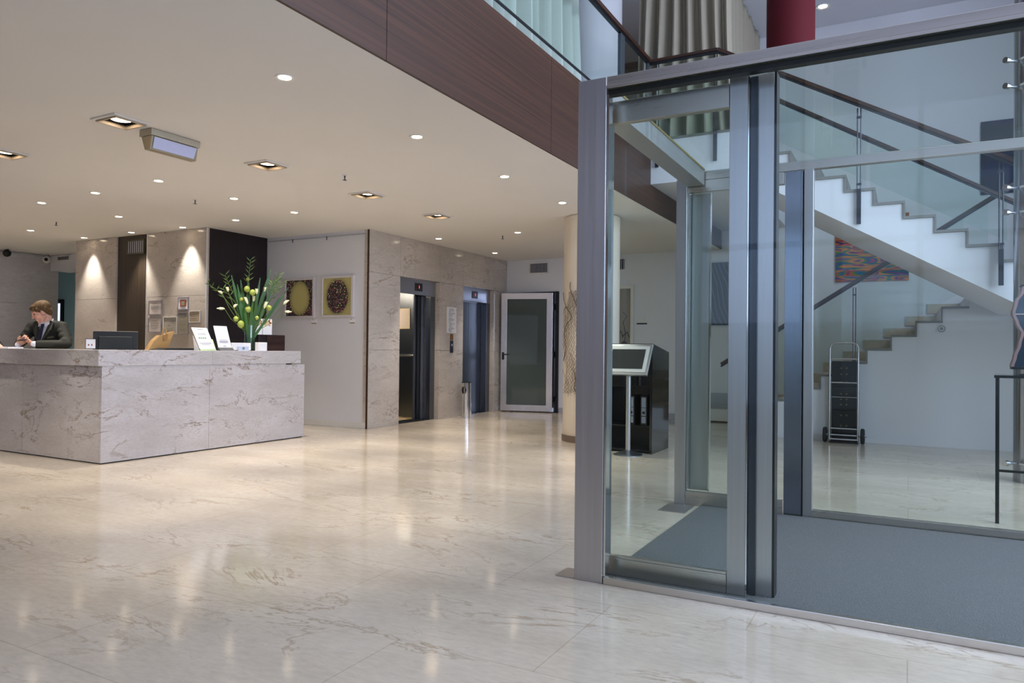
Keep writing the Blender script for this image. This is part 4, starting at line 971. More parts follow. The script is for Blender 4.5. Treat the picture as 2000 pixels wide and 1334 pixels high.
curtain('curtain', 'grey green curtain behind the gallery glass, left one', (-3.1, 4.8), (-3.1, 6.05), FZ+.03, UZ-.04, 6, .10, cg, 8, .05)
curtain('curtain', 'grey green curtain behind the gallery glass, right one beside the white column', (-3.1, 6.2), (-3.1, 6.95), FZ+.03, UZ-.04, 4, .10, cg, 9, .25)
trk = obj('curtain_track', MB().box(-2.215, -2.19, 9.0, 12.5, UZ-.02, UZ-.001), M['track']); tag(trk, 'dark curtain track on the upper ceiling above the long pale curtain', 'track')

# ------------------------------------------------------------------ burgundy pendant
pd = thing('drum_pendant', 'tall burgundy cylinder pendant lamp with pale disc underneath, above the vestibule', 'pendant lamp', (-1.02, 7.5, 3.98))
pc = (-1.02, 7.5)
obj('shade', MB().lathe([(.222, 4.0), (.222, 5.5), (.216, 5.5), (.216, 4.0)], pc, 48), plain('burgundy_fabric', '#480d16', .8, spec=.2, noise=.04), pd, True)
obj('diffuser', MB().lathe([(0, 3.992), (.214, 3.992), (.214, 4.0), (0, 4.0)], pc, 40), plain('pale_diffuser', '#b9c3c4', .5), pd)
obj('shade_top', MB().lathe([(0, 5.49), (.214, 5.49), (.214, 5.498), (0, 5.498)], pc, 40), M['black'], pd)
obj('suspension', MB().tube([(pc[0], pc[1], 5.49), (pc[0], pc[1], UZ)], .008, 8), M['black'], pd)
# ------------------------------------------------------------------ staircase
st = thing('staircase', 'white two-flight staircase with grey edged stone treads and glass balustrades', 'staircase', (-.5, 10.7, 0))
WALLM = M['wall']; TR = marble('tread_stone', '#c2b59c', '#a99c86', '#857863', .3, scale=1.5, vs=.4); EDG = plain('grey_tread_edge', '#77756f', .5)
T, RU, RL = .282, .165, .178
XU = lambda k: -1.748+T*k            # right end of level k (level 0 = gallery floor)
ZU = lambda k: FZ-RU*k
Y0, Y1 = LY, 10.6
# upper flight body: sawtooth side, sloped soffit
prof = [(-1.749, 3.22), (-1.749, FZ-.03)]
prof = []
for k in range(0, 11):
    x0 = -1.749 if k == 0 else XU(k-1); 
    if k == 0: continue
    prof += [(x0, ZU(k)-.03), (XU(k), ZU(k)-.03)]
LZ = ZU(11)
sx = lambda z: -.9+(2.75-z)/.585
prof += [(XU(10), LZ-.03), (XU(10)+.06, LZ-.03), (XU(10)+.06, LZ-.30), (sx(LZ-.30), LZ-.30), (sx(3.22), 3.22), (-1.749, 3.22)]
mb = MB(); mb.prism([(x, Y0+.02, z) for x, z in prof], (0, Y1-Y0-.02, 0)); obj('upper_flight', mb, WALLM, st)
mb = MB().box(XU(10)+.061, 2.9, Y0+.02, BY-.01, LZ-.25, LZ-.03).box(XU(10)+.061, 2.9, 10.75, 10.8, 0, LZ-.251); obj('mid_landing', mb, WALLM, st)
for k in range(1, 11):
    x0, x1 = XU(k-1), XU(k)
    o = obj('tread', MB().box(x0+.0, x1+.018, Y0, Y1+.01, ZU(k)-.029, ZU(k)).box(x0+.001, x0+.02, Y0, Y1+.01, ZU(k), ZU(k-1)-.03), EDG, st)
obj('landing_slab', MB().box(XU(10)+.02, 2.9, Y0, 10.7, LZ-.029, LZ).box(.68, 2.9, 10.7, BY-.01, LZ-.029, LZ).box(XU(10)+.001, XU(10)+.02, Y0, Y1, LZ, ZU(10)-.03), EDG, st)
obj('floor_edge', MB().box(-2.765, -1.745, LY-.012, LY-.001, FZ-.03, FZ), EDG, st)
# lower flight
XL = lambda k: .094+.285*(k-9)       # riser k position
prof = [(XL(1), 0)]
for k in range(1, 12):
    prof += [(XL(k), RL*k-.03)]; prof += [(XL(k+1) if k < 11 else 1.14, RL*k-.03)]
prof += [(1.14, 0)]
mb = MB(); mb.prism([(x, 10.75, z) for x, z in prof], (0, 1.76, 0)); obj('lower_flight', mb, WALLM, st)
for k in range(1, 11):
    obj('tread', MB().box(XL(k)-.02, XL(k+1), 10.74, BY-.03, RL*k-.029, RL*k).box(XL(k)-.018, XL(k)-.001, 10.742, BY-.03, RL*(k-1)+.001, RL*k-.03), TR, st)
    obj('tread_edge', MB().box(XL(k)-.02, XL(k+1), 10.728, 10.7395, RL*k-.028, RL*k).box(XL(k)-.02, XL(k)-.002, 10.728, 10.7395, RL*(k-1), RL*k-.028), EDG, st)
    # stepped skirting on the wall side
    if k < 11: obj('skirting', MB().box(XL(k)-.14, XL(k+1)-.02, BY-.028, BY-.002, RL*k+.001, RL*k+.14), TR, st)
obj('side_baseboard', MB().box(XL(1), 2.9, 10.735, 10.7495, 0, .09), M['wall'], st)
# handrails
def rail(a, b, nm='handrail'):
    mb = MB(); mb.beam(a, b, .055, .04); h = obj(nm, mb, M['railwood'], st, bevel=.004)
    dz = Vector((0, 0, -.033)); mb = MB(); mb.beam(Vector(a)+dz, Vector(b)+dz, .03, .024); obj('rail_channel', mb, M['track'], h)
rail((-1.97, 8.60, RZ), (1.15, 8.60, 2.93))
rail((-1.9, 10.62, 4.865), (1.2, 10.62, 2.975))
rail((-2.4, 10.82, 1.0), (1.25, 10.82, 3.36))
rail((1.15, 8.60, 2.93), (2.85, 8.60, 2.93))
def zn(x): return FZ - .585*(x+1.748)
for a, b in ((-1.70, -.50), (-.45, .85)):
    mb = MB(); mb.prism([(a, 8.645, zn(a)+.045), (b, 8.645, zn(b)+.045), (b, 8.645, RZ-.567*(b+1.97)-.05), (a, 8.645, RZ-.567*(a+1.97)-.05)], (0, .01, 0)); obj('glass_panel', mb, M['glass2'], st)
for a, b in ((-1.70, -.50), (-.45, .85)):
    mb = MB(); mb.prism([(a, 10.63, zn(a)+.045), (b, 10.63, zn(b)+.045), (b, 10.63, 4.865-.61*(b+1.9)-.05), (a, 10.63, 4.865-.61*(a+1.9)-.05)], (0, .01, 0)); obj('glass_panel', mb, M['glass2'], st)
def zl(x): return (x-XL(1))/.285*RL+RL
for a, b in ((-2.25, -.68), (-.60, .60)):
    mb = MB(); mb.prism([(a, 10.80, zl(a)+.05), (b, 10.80, zl(b)+.05), (b, 10.80, 1.0+.647*(b+2.4)-.05), (a, 10.80, 1.0+.647*(a+2.4)-.05)], (0, .01, 0)); obj('glass_panel', mb, M['glass2'], st)
post(-.475, 8.645, 2.56, 2.94, 3.81, 'y', st)
post(.80, 8.645, 1.86, 2.22, 3.09, 'y', st)
post(-.64, 10.79, .90, 1.02, 2.06, 'y', st)
vt = thing('round_vent', 'small round white vent cover on the white wall under the stairs', 'vent', (.365, 10.74, 1.5))
def fy(o):  # turn a lathe built on z to face -y
    return o
mb = MB()
for r0, r1 in ((.045, .056), (.022, .032)): 
    ring = []
    for rr, yy in ((r0, 10.748), (r1, 10.748), (r1, 10.738), (r0, 10.738)): ring.append([mb.b.verts.new((.365+rr*math.cos(2*PI*k/24), yy, 1.5+rr*math.sin(2*PI*k/24))) for k in range(24)])
    for i in range(4):
        for k in range(24): mb.b.faces.new([ring[i][k], ring[i][(k+1) % 24], ring[(i+1) % 4][(k+1) % 24], ring[(i+1) % 4][k]])
obj('rings', mb, M['whitetrim'], vt, True)
mb = MB(); mb.prism([(.365+.044*math.cos(2*PI*k/24), 10.7495, 1.5+.044*math.sin(2*PI*k/24)) for k in range(24)], (0, -.004, 0)); obj('backing', mb, plain('vent_grey', '#8d9099', .6), vt)

# paintings
def canvas(label, x0, x1, z0, z1, y, mat, edge):
    t = thing('painting', label, 'painting', ((x0+x1)/2, y, z0))
    obj('canvas', MB().box(x0, x1, y-.035, y-.001, z0, z1), edge, t, bevel=.002)
    obj('painted_face', MB().box(x0+.002, x1-.002, y-.037, y-.0355, z0+.002, z1-.002), mat, t); return t
def ramp_noise(name, cols, stretch, sc=1, det=5, dist=1.0, rough=.4, rot=0):
    m, n, l, b = newmat(name); g = n.new('ShaderNodeNewGeometry'); mp = n.new('ShaderNodeMapping'); mp.inputs['Scale'].default_value = stretch; mp.inputs['Rotation'].default_value = (0, rot, 0)
    l.new(g.outputs['Position'], mp.inputs['Vector']); t = n.new('ShaderNodeTexNoise'); t.inputs['Scale'].default_value = sc; t.inputs['Detail'].default_value = det; t.inputs['Distortion'].default_value = dist
    l.new(mp.outputs[0], t.inputs['Vector']); r = n.new('ShaderNodeValToRGB'); k = len(cols)
    r.color_ramp.elements[0].position = .25; r.color_ramp.elements[0].color = srgb(cols[0]); r.color_ramp.elements[1].position = .75; r.color_ramp.elements[1].color = srgb(cols[-1])
    for i, c in enumerate(cols[1:-1]): e = r.color_ramp.elements.new(.25+.5*(i+1)/(k-1)); e.color = srgb(c)
    l.new(t.outputs['Fac'], r.inputs[0]); l.new(r.outputs[0], b.inputs['Base Color']); b.inputs['Roughness'].default_value = .75; b.inputs['Specular IOR Level'].default_value = .1; return m
canvas('colourful streaked abstract painting on the wall under the stairs', -1.02, .0, 2.29, 3.31, BY, ramp_noise('streaks', ['#08205c', '#0c5a8a', '#1c7a1c', '#c8400a', '#062c66', '#d0780c', '#0a6a3a', '#0c3a80', '#b8300a', '#102a78'], (1.7, 1, 13), 1, 2, .8), plain('canvas_orange', '#b56a3a', .6))
canvas('dark navy painting on the upper wall beside the steel column', .91, 1.75, 3.49, 4.55, BY, ramp_noise('navy', ['#070d22', '#101e48', '#0a1228', '#1c2c40', '#0a1438'], (1.2, 1, 2.5), 1, 4, 1), M['black'])
m, n, l, b = newmat('charcoal_lines'); g_ = n.new('ShaderNodeNewGeometry'); mp = n.new('ShaderNodeMapping'); mp.inputs['Scale'].default_value = (2.2, 1, 1.1); mp.inputs['Rotation'].default_value = (0, .5, 0)
l.new(g_.outputs['Position'], mp.inputs['Vector']); wv = n.new('ShaderNodeTexWave'); wv.inputs['Scale'].default_value = 2.2; wv.inputs['Distortion'].default_value = 9; wv.inputs['Detail'].default_value = 1; wv.inputs['Detail Scale'].default_value = .6
l.new(mp.outputs[0], wv.inputs['Vector']); rp = n.new('ShaderNodeValToRGB'); rp.color_ramp.elements[0].position = .90; rp.color_ramp.elements[0].color = srgb('#3a444e'); rp.color_ramp.elements[1].position = .99; rp.color_ramp.elements[1].color = srgb('#6a7682')
l.new(wv.outputs['Fac'], rp.inputs[0]); l.new(rp.outputs[0], b.inputs['Base Color'])
canvas('dark grey painting with thin pale curved lines on the back wall behind the vestibule', -2.945, -2.25, 1.63, 2.69, BY, m, M['black'])
fp = picture('framed_picture', 'white framed grey picture of a flower stem on the back wall beside the column', 'picture', -4.95, -4.32, 1.05, 2.36, BY, .04, .06, M['whitetrim'], plain('grey_mount', '#8d8780', .6))
mb = MB()
def yq(x, z): return Vector((x, BY-.026, z))
mb.tube([yq(-4.50, 1.3), yq(-4.47, 1.5), yq(-4.52, 1.7), yq(-4.45, 1.8), yq(-4.52, 1.88)], .006, 5)
mb.tube([yq(-4.52, 1.45), yq(-4.44, 1.52), yq(-4.40, 1.42)], .009, 5); mb.tube([yq(-4.52, 1.42), yq(-4.56, 1.54), yq(-4.62, 1.42)], .009, 5)
mb.ball((-4.50, BY-.026, 1.27), .07, .004, .09, 2)
obj('flower_drawing', mb, plain('dark_ink', '#4c4650', .6), fp)
th = thing('thermostat', 'small white thermostat with grey strip beside the tall framed picture', 'thermostat', (-4.2, BY, 1.68))
obj('body', MB().box(-4.26, -4.13, BY-.015, BY-.001, 1.70, 1.78), M['whitetrim'], th, bevel=.003)
obj('strip', MB().box(-4.27, -4.08, BY-.012, BY-.001, 1.655, 1.68), M['track'], th)
# low radiator box on the back wall
ra = thing('radiator', 'low white wall heater with grey louvred front on the back wall', 'radiator', (-2.7, BY, 0))
obj('body', MB().box(-3.35, -2.25, BY-.14, BY-.016, .02, .22).box(-3.35, -2.25, BY-.06, BY-.016, .22, .50), M['whitetrim'], ra, bevel=.006)
obj('louvre_panel', MB().box(-3.32, -2.28, BY-.072, BY-.061, .235, .49), M['rubberwall'], ra)
for k in range(8): obj('slat', MB().box(-3.32, -2.28, BY-.084, BY-.073, .245+k*.03, .257+k*.03), M['rubberwall'], ra)

# ------------------------------------------------------------------ lectern cabinet and tilted display
kb = thing('black_desk', 'tall black lacquered desk with sloping side and binders on its shelves', 'desk', (-2.9, 8.09, 0))
kx0, kx1, ky = -3.27, -2.565, 8.095
mb = MB(); side = [(ky, 0), (8.75, 0), (8.75, 1.165), (ky+.02, 1.262), (ky, 1.262)]
mb.prism([(kx1-.03, y, z) for y, z in side], (.03, 0, 0)); obj('side_panel', mb, M['blackgloss'], kb, bevel=.002)
mb = MB(); mb.prism([(kx0, y, z) for y, z in side], (.03, 0, 0)); obj('side_panel', mb, M['blackgloss'], kb, bevel=.002)
obj('front_panel', MB().box(kx0+.031, kx1-.031, ky+.001, ky+.03, .78, 1.26), M['blackgloss'], kb)
mb = MB(); mb.prism([(kx0+.031, ky+.031, 1.261), (kx0+.031, 8.75, 1.16), (kx0+.031, 8.75, 1.14), (kx0+.031, ky+.031, 1.24)], (kx1-kx0-.062, 0, 0)); obj('top_panel', mb, M['blackgloss'], kb)
for z in (.02, .30, .76): obj('shelf', MB().box(kx0+.031, kx1-.031, ky+.03, 8.62, z, z+.018), M['black'], kb)
obj('back_panel', MB().box(kx0+.031, kx1-.031, 8.63, 8.65, .0, 1.13), M['black'], kb)
bd = thing('binder', 'black ring binder with pale spine label, left one in the black desk', 'binder', (-2.83, ky+.04, .319), 'binders in the black desk')
bx = -2.83
obj('cover', MB().box(bx-.04, bx+.04, ky+.05, ky+.33, .319, .66), M['black'], bd, bevel=.003)
obj('spine_label', MB().box(bx-.026, bx+.026, ky+.046, ky+.0495, .345, .64), plain('label_grey', '#8b909a', .5), bd)
obj('label_bars', MB().box(bx-.026, bx+.026, ky+.0445, ky+.0458, .42, .43).box(bx-.026, bx+.026, ky+.0445, ky+.0458, .52, .525).box(bx-.016, bx+.016, ky+.0445, ky+.0458, .45, .48), M['black'], bd)
dup(bd, (-2.68, ky+.04, .319), 'black ring binder with pale spine label, right one in the black desk')
sg = thing('display_stand', 'tilted silver framed display on a steel pole with round foot before the black desk', 'display stand', (-2.79, 7.93, 0))
px, py = -2.79, 7.93
obj('foot', MB().lathe([(0, 0), (.165, 0), (.165, .008), (.05, .045), (.028, .06), (0, .06)], (px, py), 40), steel('foot_steel', '#9a9fa8', .35), sg, True)
obj('pole', MB().lathe([(0, .055), (.030, .055), (.030, .94), (0, .94)], (px, py), 28), M['steel'], sg, True)
cen = Vector((px-.02, py+.02, 1.075)); rgt = Vector((1, .05, 0)).normalized(); upv = Vector((0, .52, .82)).normalized(); nrm = rgt.cross(upv)
mb = MB(); mb.obox(cen, .265, .205, .016, rgt, upv); fr = obj('frame', mb, steel('silver_frame', '#b9bdc4', .3), sg, bevel=.005)
mb = MB(); mb.obox(cen+nrm*.0175, .235, .172, .002, rgt, upv); obj('bezel', mb, plain('warm_white_bezel', '#c9c6bf', .3), fr)
mb = MB(); mb.obox(cen+nrm*.0205, .195, .130, .001, rgt, upv); obj('screen', mb, plain('dark_screen', '#20282a', .05, coat=1.0), fr)

# ------------------------------------------------------------------ hand truck with black crate stack
ct = thing('hand_truck', 'steel tube hand truck with two black wheels leaning at the stair wall', 'hand truck', (-.76, 10.58, 0))
yb = 10.52; xa, xb = -.915, -.575
mb = MB(); pts = [(xa, yb-.05, .04), (xa, yb, .9), (xa, yb+.03, 1.22)]
for k in range(7): t = PI - k*PI/12; pts.append((xa+.07+.07*math.cos(t), yb+.035, 1.24+.07*math.sin(t)))
for k in range(7): t = PI/2 - k*PI/12; pts.append((xb-.07+.07*math.cos(t), yb+.035, 1.24+.07*math.sin(t)))
pts += [(xb, yb+.03, 1.22), (xb, yb, .9), (xb, yb-.05, .04)]
mb.tube(pts, .012, 10); tf = obj('tube_frame', mb, M['steel'], ct, True)
for z, r in ((1.10, .010), (.79, .010), (.60, .004), (.19, .010), (.05, .012)):
    mb = MB(); y_ = yb-.05+.06*min(z, 1.2); mb.tube([(xa, y_, z), (xb, y_, z)], r, 8); obj('crossbar', mb, M['steel'], ct, True)
mb = MB(); mb.tube([(-.745, yb+.035, 1.31), (-.745, yb+.03, 1.24)], .005, 6); obj('hook', mb, M['steel'], ct)
for x, nm in ((xa-.055, 1), (xb+.055, 1)):
    mb = MB(); ring = []
    for rr, xx in ((.05, -.022), (.088, -.024), (.1, -.012), (.1, .012), (.088, .024), (.05, .022)): ring.append([mb.b.verts.new((x+xx, yb-.0+rr*math.cos(2*PI*k/28), .1+rr*math.sin(2*PI*k/28))) for k in range(28)])
    for i in range(6):
        for k in range(28): mb.b.faces.new([ring[i][k], ring[i][(k+1) % 28], ring[(i+1) % 6][(k+1) % 28], ring[(i+1) % 6][k]])
    w = obj('wheel', mb, M['rubber'], ct, True)
    mb = MB(); mb.tube([(x-.02, yb, .1), (x+.02, yb, .1)], .049, 20); obj('hub', mb, M['track'], w, True)
mb = MB(); mb.tube([(xa-.09, yb, .1), (xb+.10, yb, .1)], .012, 8); obj('axle', mb, M['steel'], ct, True)
for i, (z0, z1) in enumerate(((.125, .42), (.422, .74), (.742, 1.07))):
    t = thing('black_case', 'black riveted equipment case strapped on the hand truck, ' + ('lowest of the stack', 'middle of the stack', 'topmost of the stack')[i], 'case', (-.745, yb+.1, z0), 'black cases on the hand truck')
    obj('shell', MB().box(xa+.018, xb-.018, yb+.045, yb+.20, z0, z1), M['black'], t, bevel=.006)
    mb = MB()
    for zz in ((.22, .36), (.50, .57, .64), (.80, .90, .98))[i]:
        for s in (-.037, .03):
            mb.lathe([(.007, 0), (.013, 0), (.013, .003), (.007, .003)], (0, 0), 12) if False else None
            c = Vector((-.745+s, yb+.0445, zz)); mb.tube([c, c+Vector((0, -.004, 0))], .011, 10)
    obj('rivets', mb, plain('brass_rivet', '#6f6a4e', .4, metal=.6), t)
obj('toe_plate', MB().box(xa, xb, yb-.06, yb+.22, .012, .02), M['track'], ct)
mb = MB().box(-.90, -.59, yb+.05, yb+.19, .021, .123); o = obj('low_case', mb, M['black']); tag(o, 'flat black case at the foot of the hand truck below the stacked cases', 'case')

# ------------------------------------------------------------------ black bar table and sculpture behind the vestibule
tb = thing('bar_table', 'slim black metal high table behind the vestibule at the right edge', 'table', (.55, 6.12, 0))
obj('table_top', MB().prism([(.525, 6.09, 1.012), (1.6, 6.09, 1.012), (1.6, 6.5, 1.012), (.565, 6.5, 1.012)], (0, 0, .02)), M['blackgloss'], tb, bevel=.002)
for x, y in ((.535, 6.10), (1.57, 6.10), (.567, 6.45), (1.57, 6.45)): obj('leg', MB().box(x-.0, x+.022, y, y+.022, 0, 1.011), M['black'], tb)
obj('stretcher', MB().box(.572, 1.57, 6.285, 6.302, .335, .352), M['black'], tb)
for x, x2 in ((.538, .570), (1.573, 1.573)): obj('stretcher', MB().prism([(x, 6.123, .335), (x+.016, 6.123, .335), (x2+.016, 6.449, .335), (x2, 6.449, .335)], (0, 0, .017)), M['black'], tb)
sl = thing('torso_sculpture', 'pinkish brown hourglass shaped sculpture with dark translucent core above the black table', 'sculpture', (.78, 6.32, 1.033))
def hg(z):   # half width
    pts = [(1.09, .105), (1.16, .088), (1.25, .062), (1.33, .045), (1.40, .075), (1.47, .098), (1.55, .082), (1.62, .045), (1.66, .038)]
    for (a, wa), (b, wb_) in zip(pts[:-1], pts[1:]):
        if a <= z <= b: t = (z-a)/(b-a); t = t*t*(3-2*t); return wa+(wb_-wa)*t
    return pts[-1][1]
sxc = lambda z: .755 - .02*(z-1.35)/.3*0
zz = [1.09+.57*i/28 for i in range(29)]
for s in (-1, 1):
    mb = MB(); A = []
    for z in zz:
        w = hg(z); x = .755+s*w; A.append([mb.b.verts.new(p) for p in ((x-.009, 6.27, z), (x+.009, 6.27, z), (x+.009, 6.37, z), (x-.009, 6.37, z))])
    for i in range(28):
        for k in range(4): mb.b.faces.new([A[i][k], A[i][(k+1) % 4], A[i+1][(k+1) % 4], A[i+1][k]])
    mb.b.faces.new(A[0]); mb.b.faces.new(A[-1]); obj('side_band', mb, plain('pink_brown_wood', '#9a7878', .4), sl, True)
mb = MB(); L_ = [(.755-hg(z)+.01, 6.315, z) for z in zz]+[(.755+hg(z)-.01, 6.315, z) for z in zz[::-1]]; mb.prism(L_, (0, .012, 0)); obj('core', mb, plain('dark_blue_acrylic', '#26364a', .1), sl)
mb = MB().box(.66, .85, 6.275, 6.365, 1.46, 1.468); obj('crosspiece', mb, plain('pink_brown_light', '#b49a9a', .4), sl)
obj('foot', MB().box(.645, .865, 6.262, 6.378, 1.072, 1.089).box(.745, .765, 6.31, 6.33, 1.04, 1.072).box(.69, .82, 6.28, 6.36, 1.033, 1.04), M['black'], sl)
obj('top_cap', MB().box(.70, .81, 6.27, 6.37, 1.662, 1.672), M['black'], sl)
# ------------------------------------------------------------------ people
def fuse(mb, voxel, smooth_it=3):
    """join overlapping closed shapes into one continuous surface"""
    me = bpy.data.meshes.new('tmp'); bmesh.ops.recalc_face_normals(mb.b, faces=mb.b.faces); mb.b.to_mesh(me); mb.b.free()
    o = bpy.data.objects.new('tmp', me); C.objects.link(o)
    r = o.modifiers.new('r', 'REMESH'); r.mode = 'VOXEL'; r.voxel_size = voxel
    s = o.modifiers.new('s', 'SMOOTH'); s.factor = .5; s.iterations = smooth_it
    dg = bpy.context.evaluated_depsgraph_get(); ev = o.evaluated_get(dg)
    b2 = bmesh.new(); b2.from_mesh(ev.to_mesh()); ev.to_mesh_clear()
    bpy.data.objects.remove(o); bpy.data.meshes.remove(me)
    out = MB(); out.b.free(); out.b = b2; return out
def frame3(fwd, up):
    f = Vector(fwd).normalized(); l = Vector(up).cross(f).normalized(); u = f.cross(l); return f, l, u
class Head:
    def __init__(s, c, fwd, up=(0, 0, 1), k=1.0):
        s.c = Vector(c); s.f, s.l, s.u = frame3(fwd, up); s.k = k
        s.m = Matrix((s.f, s.l, s.u)).transposed()
    def p(s, x, y, z): return s.c + (s.f*x + s.l*y + s.u*z)*s.k
    def ball(s, mb, c, r, sub=3): mb.ball(s.p(*c), r[0]*s.k, r[1]*s.k, r[2]*s.k, sub, s.m)
    def cap(s, mb, a, b, ra, rb): mb.cap(s.p(*a), s.p(*b), ra*s.k, rb*s.k, 12)
    def skin(s, mb):
        s.ball(mb, (-.012, 0, .045), (.098, .076, .082)); s.ball(mb, (.036, 0, -.005), (.056, .060, .080)); s.ball(mb, (.030, 0, -.060), (.056, .050, .042))
        s.ball(mb, (.078, 0, -.096), (.020, .022, .017), 2); s.cap(mb, (.092, 0, .025), (.112, 0, -.016), .007, .011); s.ball(mb, (.099, .012, -.021), (.010, .009, .008), 2); s.ball(mb, (.099, -.012, -.021), (.010, .009, .008), 2)
        for t in (-1, 1):
            s.cap(mb, (.087, .012*t, .040), (.070, .048*t, .036), .010, .009); s.ball(mb, (.062, .036*t, -.018), (.026, .022, .026), 2)
            s.ball(mb, (-.004, .079*t, .0), (.020, .009, .032), 2); s.cap(mb, (.0, .05*t, -.05), (.05, .035*t, -.085), .022, .018)
        s.cap(mb, (.090, -.020, -.052), (.090, .020, -.052), .0075, .0075); s.cap(mb, (.087, -.017, -.063), (.087, .017, -.063), .0085, .0085)
    def hair(s):
        mb = MB(); s.ball(mb, (-.022, 0, .058), (.106, .087, .086)); s.ball(mb, (-.062, 0, .0), (.052, .068, .070)); s.ball(mb, (.038, .0, .092), (.056, .068, .034)); s.ball(mb, (.060, .02, .074), (.034, .046, .022), 2)
        for t in (-1, 1): s.cap(mb, (.030, .071*t, .060), (.014, .078*t, .018), .017, .010); s.ball(mb, (-.035, .072*t, .030), (.040, .018, .045), 2)
        return fuse(mb, .006*s.k, 2)
    def eyes(s):
        mb = MB()
        for t in (-1, 1): s.ball(mb, (.077, .031*t, .018), (.013, .015, .007), 2)
        return mb
def hand(mb, wrist, d, nrm, side, curl=.9, k=1.0, spread=.10):
    """wrist point, d = towards the knuckles, nrm = palm normal (fingers curl towards it), side = +1/-1 for the thumb side"""
    w = Vector(wrist); d = Vector(d).normalized(); nrm = Vector(nrm); nrm = (nrm - d*nrm.dot(d)).normalized(); a = d.cross(nrm).normalized()*side
    Lp = .092*k
    for j, off in enumerate((.033, .011, -.011, -.031)):
        kn = w + d*(Lp-.004*abs(j-1)*k) + a*off*k
        mb.cap(w + a*off*.55*k + d*.005, kn, .0145*k, .0115*k, 12)
        ang = 0; p = kn; r = .0098*k; dirv = (d + a*off*spread*12*k).normalized()
        lens = [(.040, .024, .020), (.044, .028, .021), (.041, .026, .021), (.032, .020, .018)][j]
        for q, ln in enumerate(lens):
            ang += curl*(.55 if q == 0 else .8) + .06*j
            dv = (dirv*math.cos(ang) + nrm*math.sin(ang)).normalized(); p2 = p + dv*ln*k
            mb.cap(p, p2, r, r*.88, 10); p = p2; r *= .9
    mb.cap(w+d*.01*k, w + d*.045*k + a*.036*k, .017*k, .015*k, 12)
    b0 = w + d*.045*k + a*.036*k; t1 = b0 + (d*.75 + a*.55 + nrm*.35).normalized()*.034*k; t2 = t1 + (d*.9 + a*.05 + nrm*.5*curl).normalized()*.028*k
    mb.cap(b0, t1, .014*k, .0115*k, 10); mb.cap(t1, t2, .0115*k, .009*k, 10)

def person(label, J, head, hands, coat, extra=None, voxel=.0065):
    """J: joints dict (world). Skin is one continuous surface; clothes are its children."""
    mb = MB(); head.skin(mb)
    mb.cap(J['neck'], head.p(-.02, 0, -.03), .056, .052); mb.cap(J['chest'], J['neck'], .085, .052)
    mb.cap(J['pelvis'], J['chest'], .10, .09)
    for s in ('L', 'R'):
        mb.cap(J['chest'], J['sh'+s], .06, .045); mb.cap(J['sh'+s], J['el'+s], .043, .035); mb.cap(J['el'+s], J['wr'+s], .035, .026)
        mb.cap(J['pelvis'], J['hip'+s], .09, .075); mb.cap(J['hip'+s], J['kn'+s], .07, .05); mb.cap(J['kn'+s], J['an'+s], .048, .034)
        mb.cap(J['an'+s], J['toe'+s], .034, .028)
        h = hands[s]; hand(mb, J['wr'+s], *h)
    body = fuse(mb, voxel, 2)
    root = obj('person', body, M['skin'], None, 60); tag(root, label, 'person')
    obj('hair', head.hair(), M['hair'], root, 60)
    obj('eyes', head.eyes(), plain('eye_dark', '#2b2320', .3), root, True)
    # jacket
    mb = MB(); ch = Vector(J['chest']); pe = Vector(J['pelvis']); f = J['fwd']; lat = (Vector(J['shL'])-Vector(J['shR'])).normalized(); upv = (Vector(J['neck'])-pe).normalized()
    rot = Matrix((f, lat, f.cross(lat))).transposed()
    for t, w, d_, o in ((.02, .175, .125, 0), (.25, .165, .118, .0), (.5, .178, .125, .01), (.75, .192, .128, .012), (.93, .175, .110, .0), (1.08, .11, .08, -.012)):
        c = pe.lerp(ch, t) + f*o; mb.ball(c, d_, w, .105, 3, rot)
    for s in ('L', 'R'):
        S_ = Vector(J['sh'+s]); E_ = Vector(J['el'+s]); W_2 = Vector(J['wr'+s]); e2 = E_.lerp(W_2, .90)
        mb.cap(ch+upv*.02, S_, .085, .072); mb.cap(Vector(J['neck'])-upv*.035, S_+upv*.012, .055, .060); mb.cap(S_, E_, .070, .056); mb.cap(E_, e2, .056, .043)
        mid = S_.lerp(E_, .5)
        for q in (.25, .5, .8): c = S_.lerp(E_, q); mb.cap(c-f*.02, c+f*.03, .060, .052)
    jk = obj('jacket', fuse(mb, .009, 2), coat, root, 60)
    mb = MB()
    for s in ('L', 'R'):
        E_ = Vector(J['el'+s]); W_2 = Vector(J['wr'+s]); mb.cap(E_.lerp(W_2, .86), E_.lerp(W_2, 1.0)+(W_2-E_).normalized()*.002, .036, .034)
    obj('shirt_cuffs', mb, M['shirt'], root, True)
    # trousers and shoes
    mb = MB(); mb.cap(J['pelvis'], pe+Vector((0, 0, .12)), .15, .14)
    for s in ('L', 'R'): mb.cap(J['pelvis'], J['hip'+s], .13, .105); mb.cap(J['hip'+s], J['kn'+s], .105, .075); mb.cap(J['kn'+s], Vector(J['an'+s])+Vector((0, 0, .01)), .075, .062)
    obj('trousers', fuse(mb, .012, 2), coat, root, 60)
    for s in ('L', 'R'):
        mb = MB(); a = Vector(J['an'+s]); t_ = Vector(J['toe'+s]); dn = Vector((0, 0, -.02))
        mb.cap(a+dn, t_+dn*.3, .046, .040); mb.ball(a-(t_-a)*.2+dn, .045, .045, .05, 2); obj('shoe', fuse(mb, .01, 2), M['black'], root, 60)
    return root, jk, ch, f, lat, upv

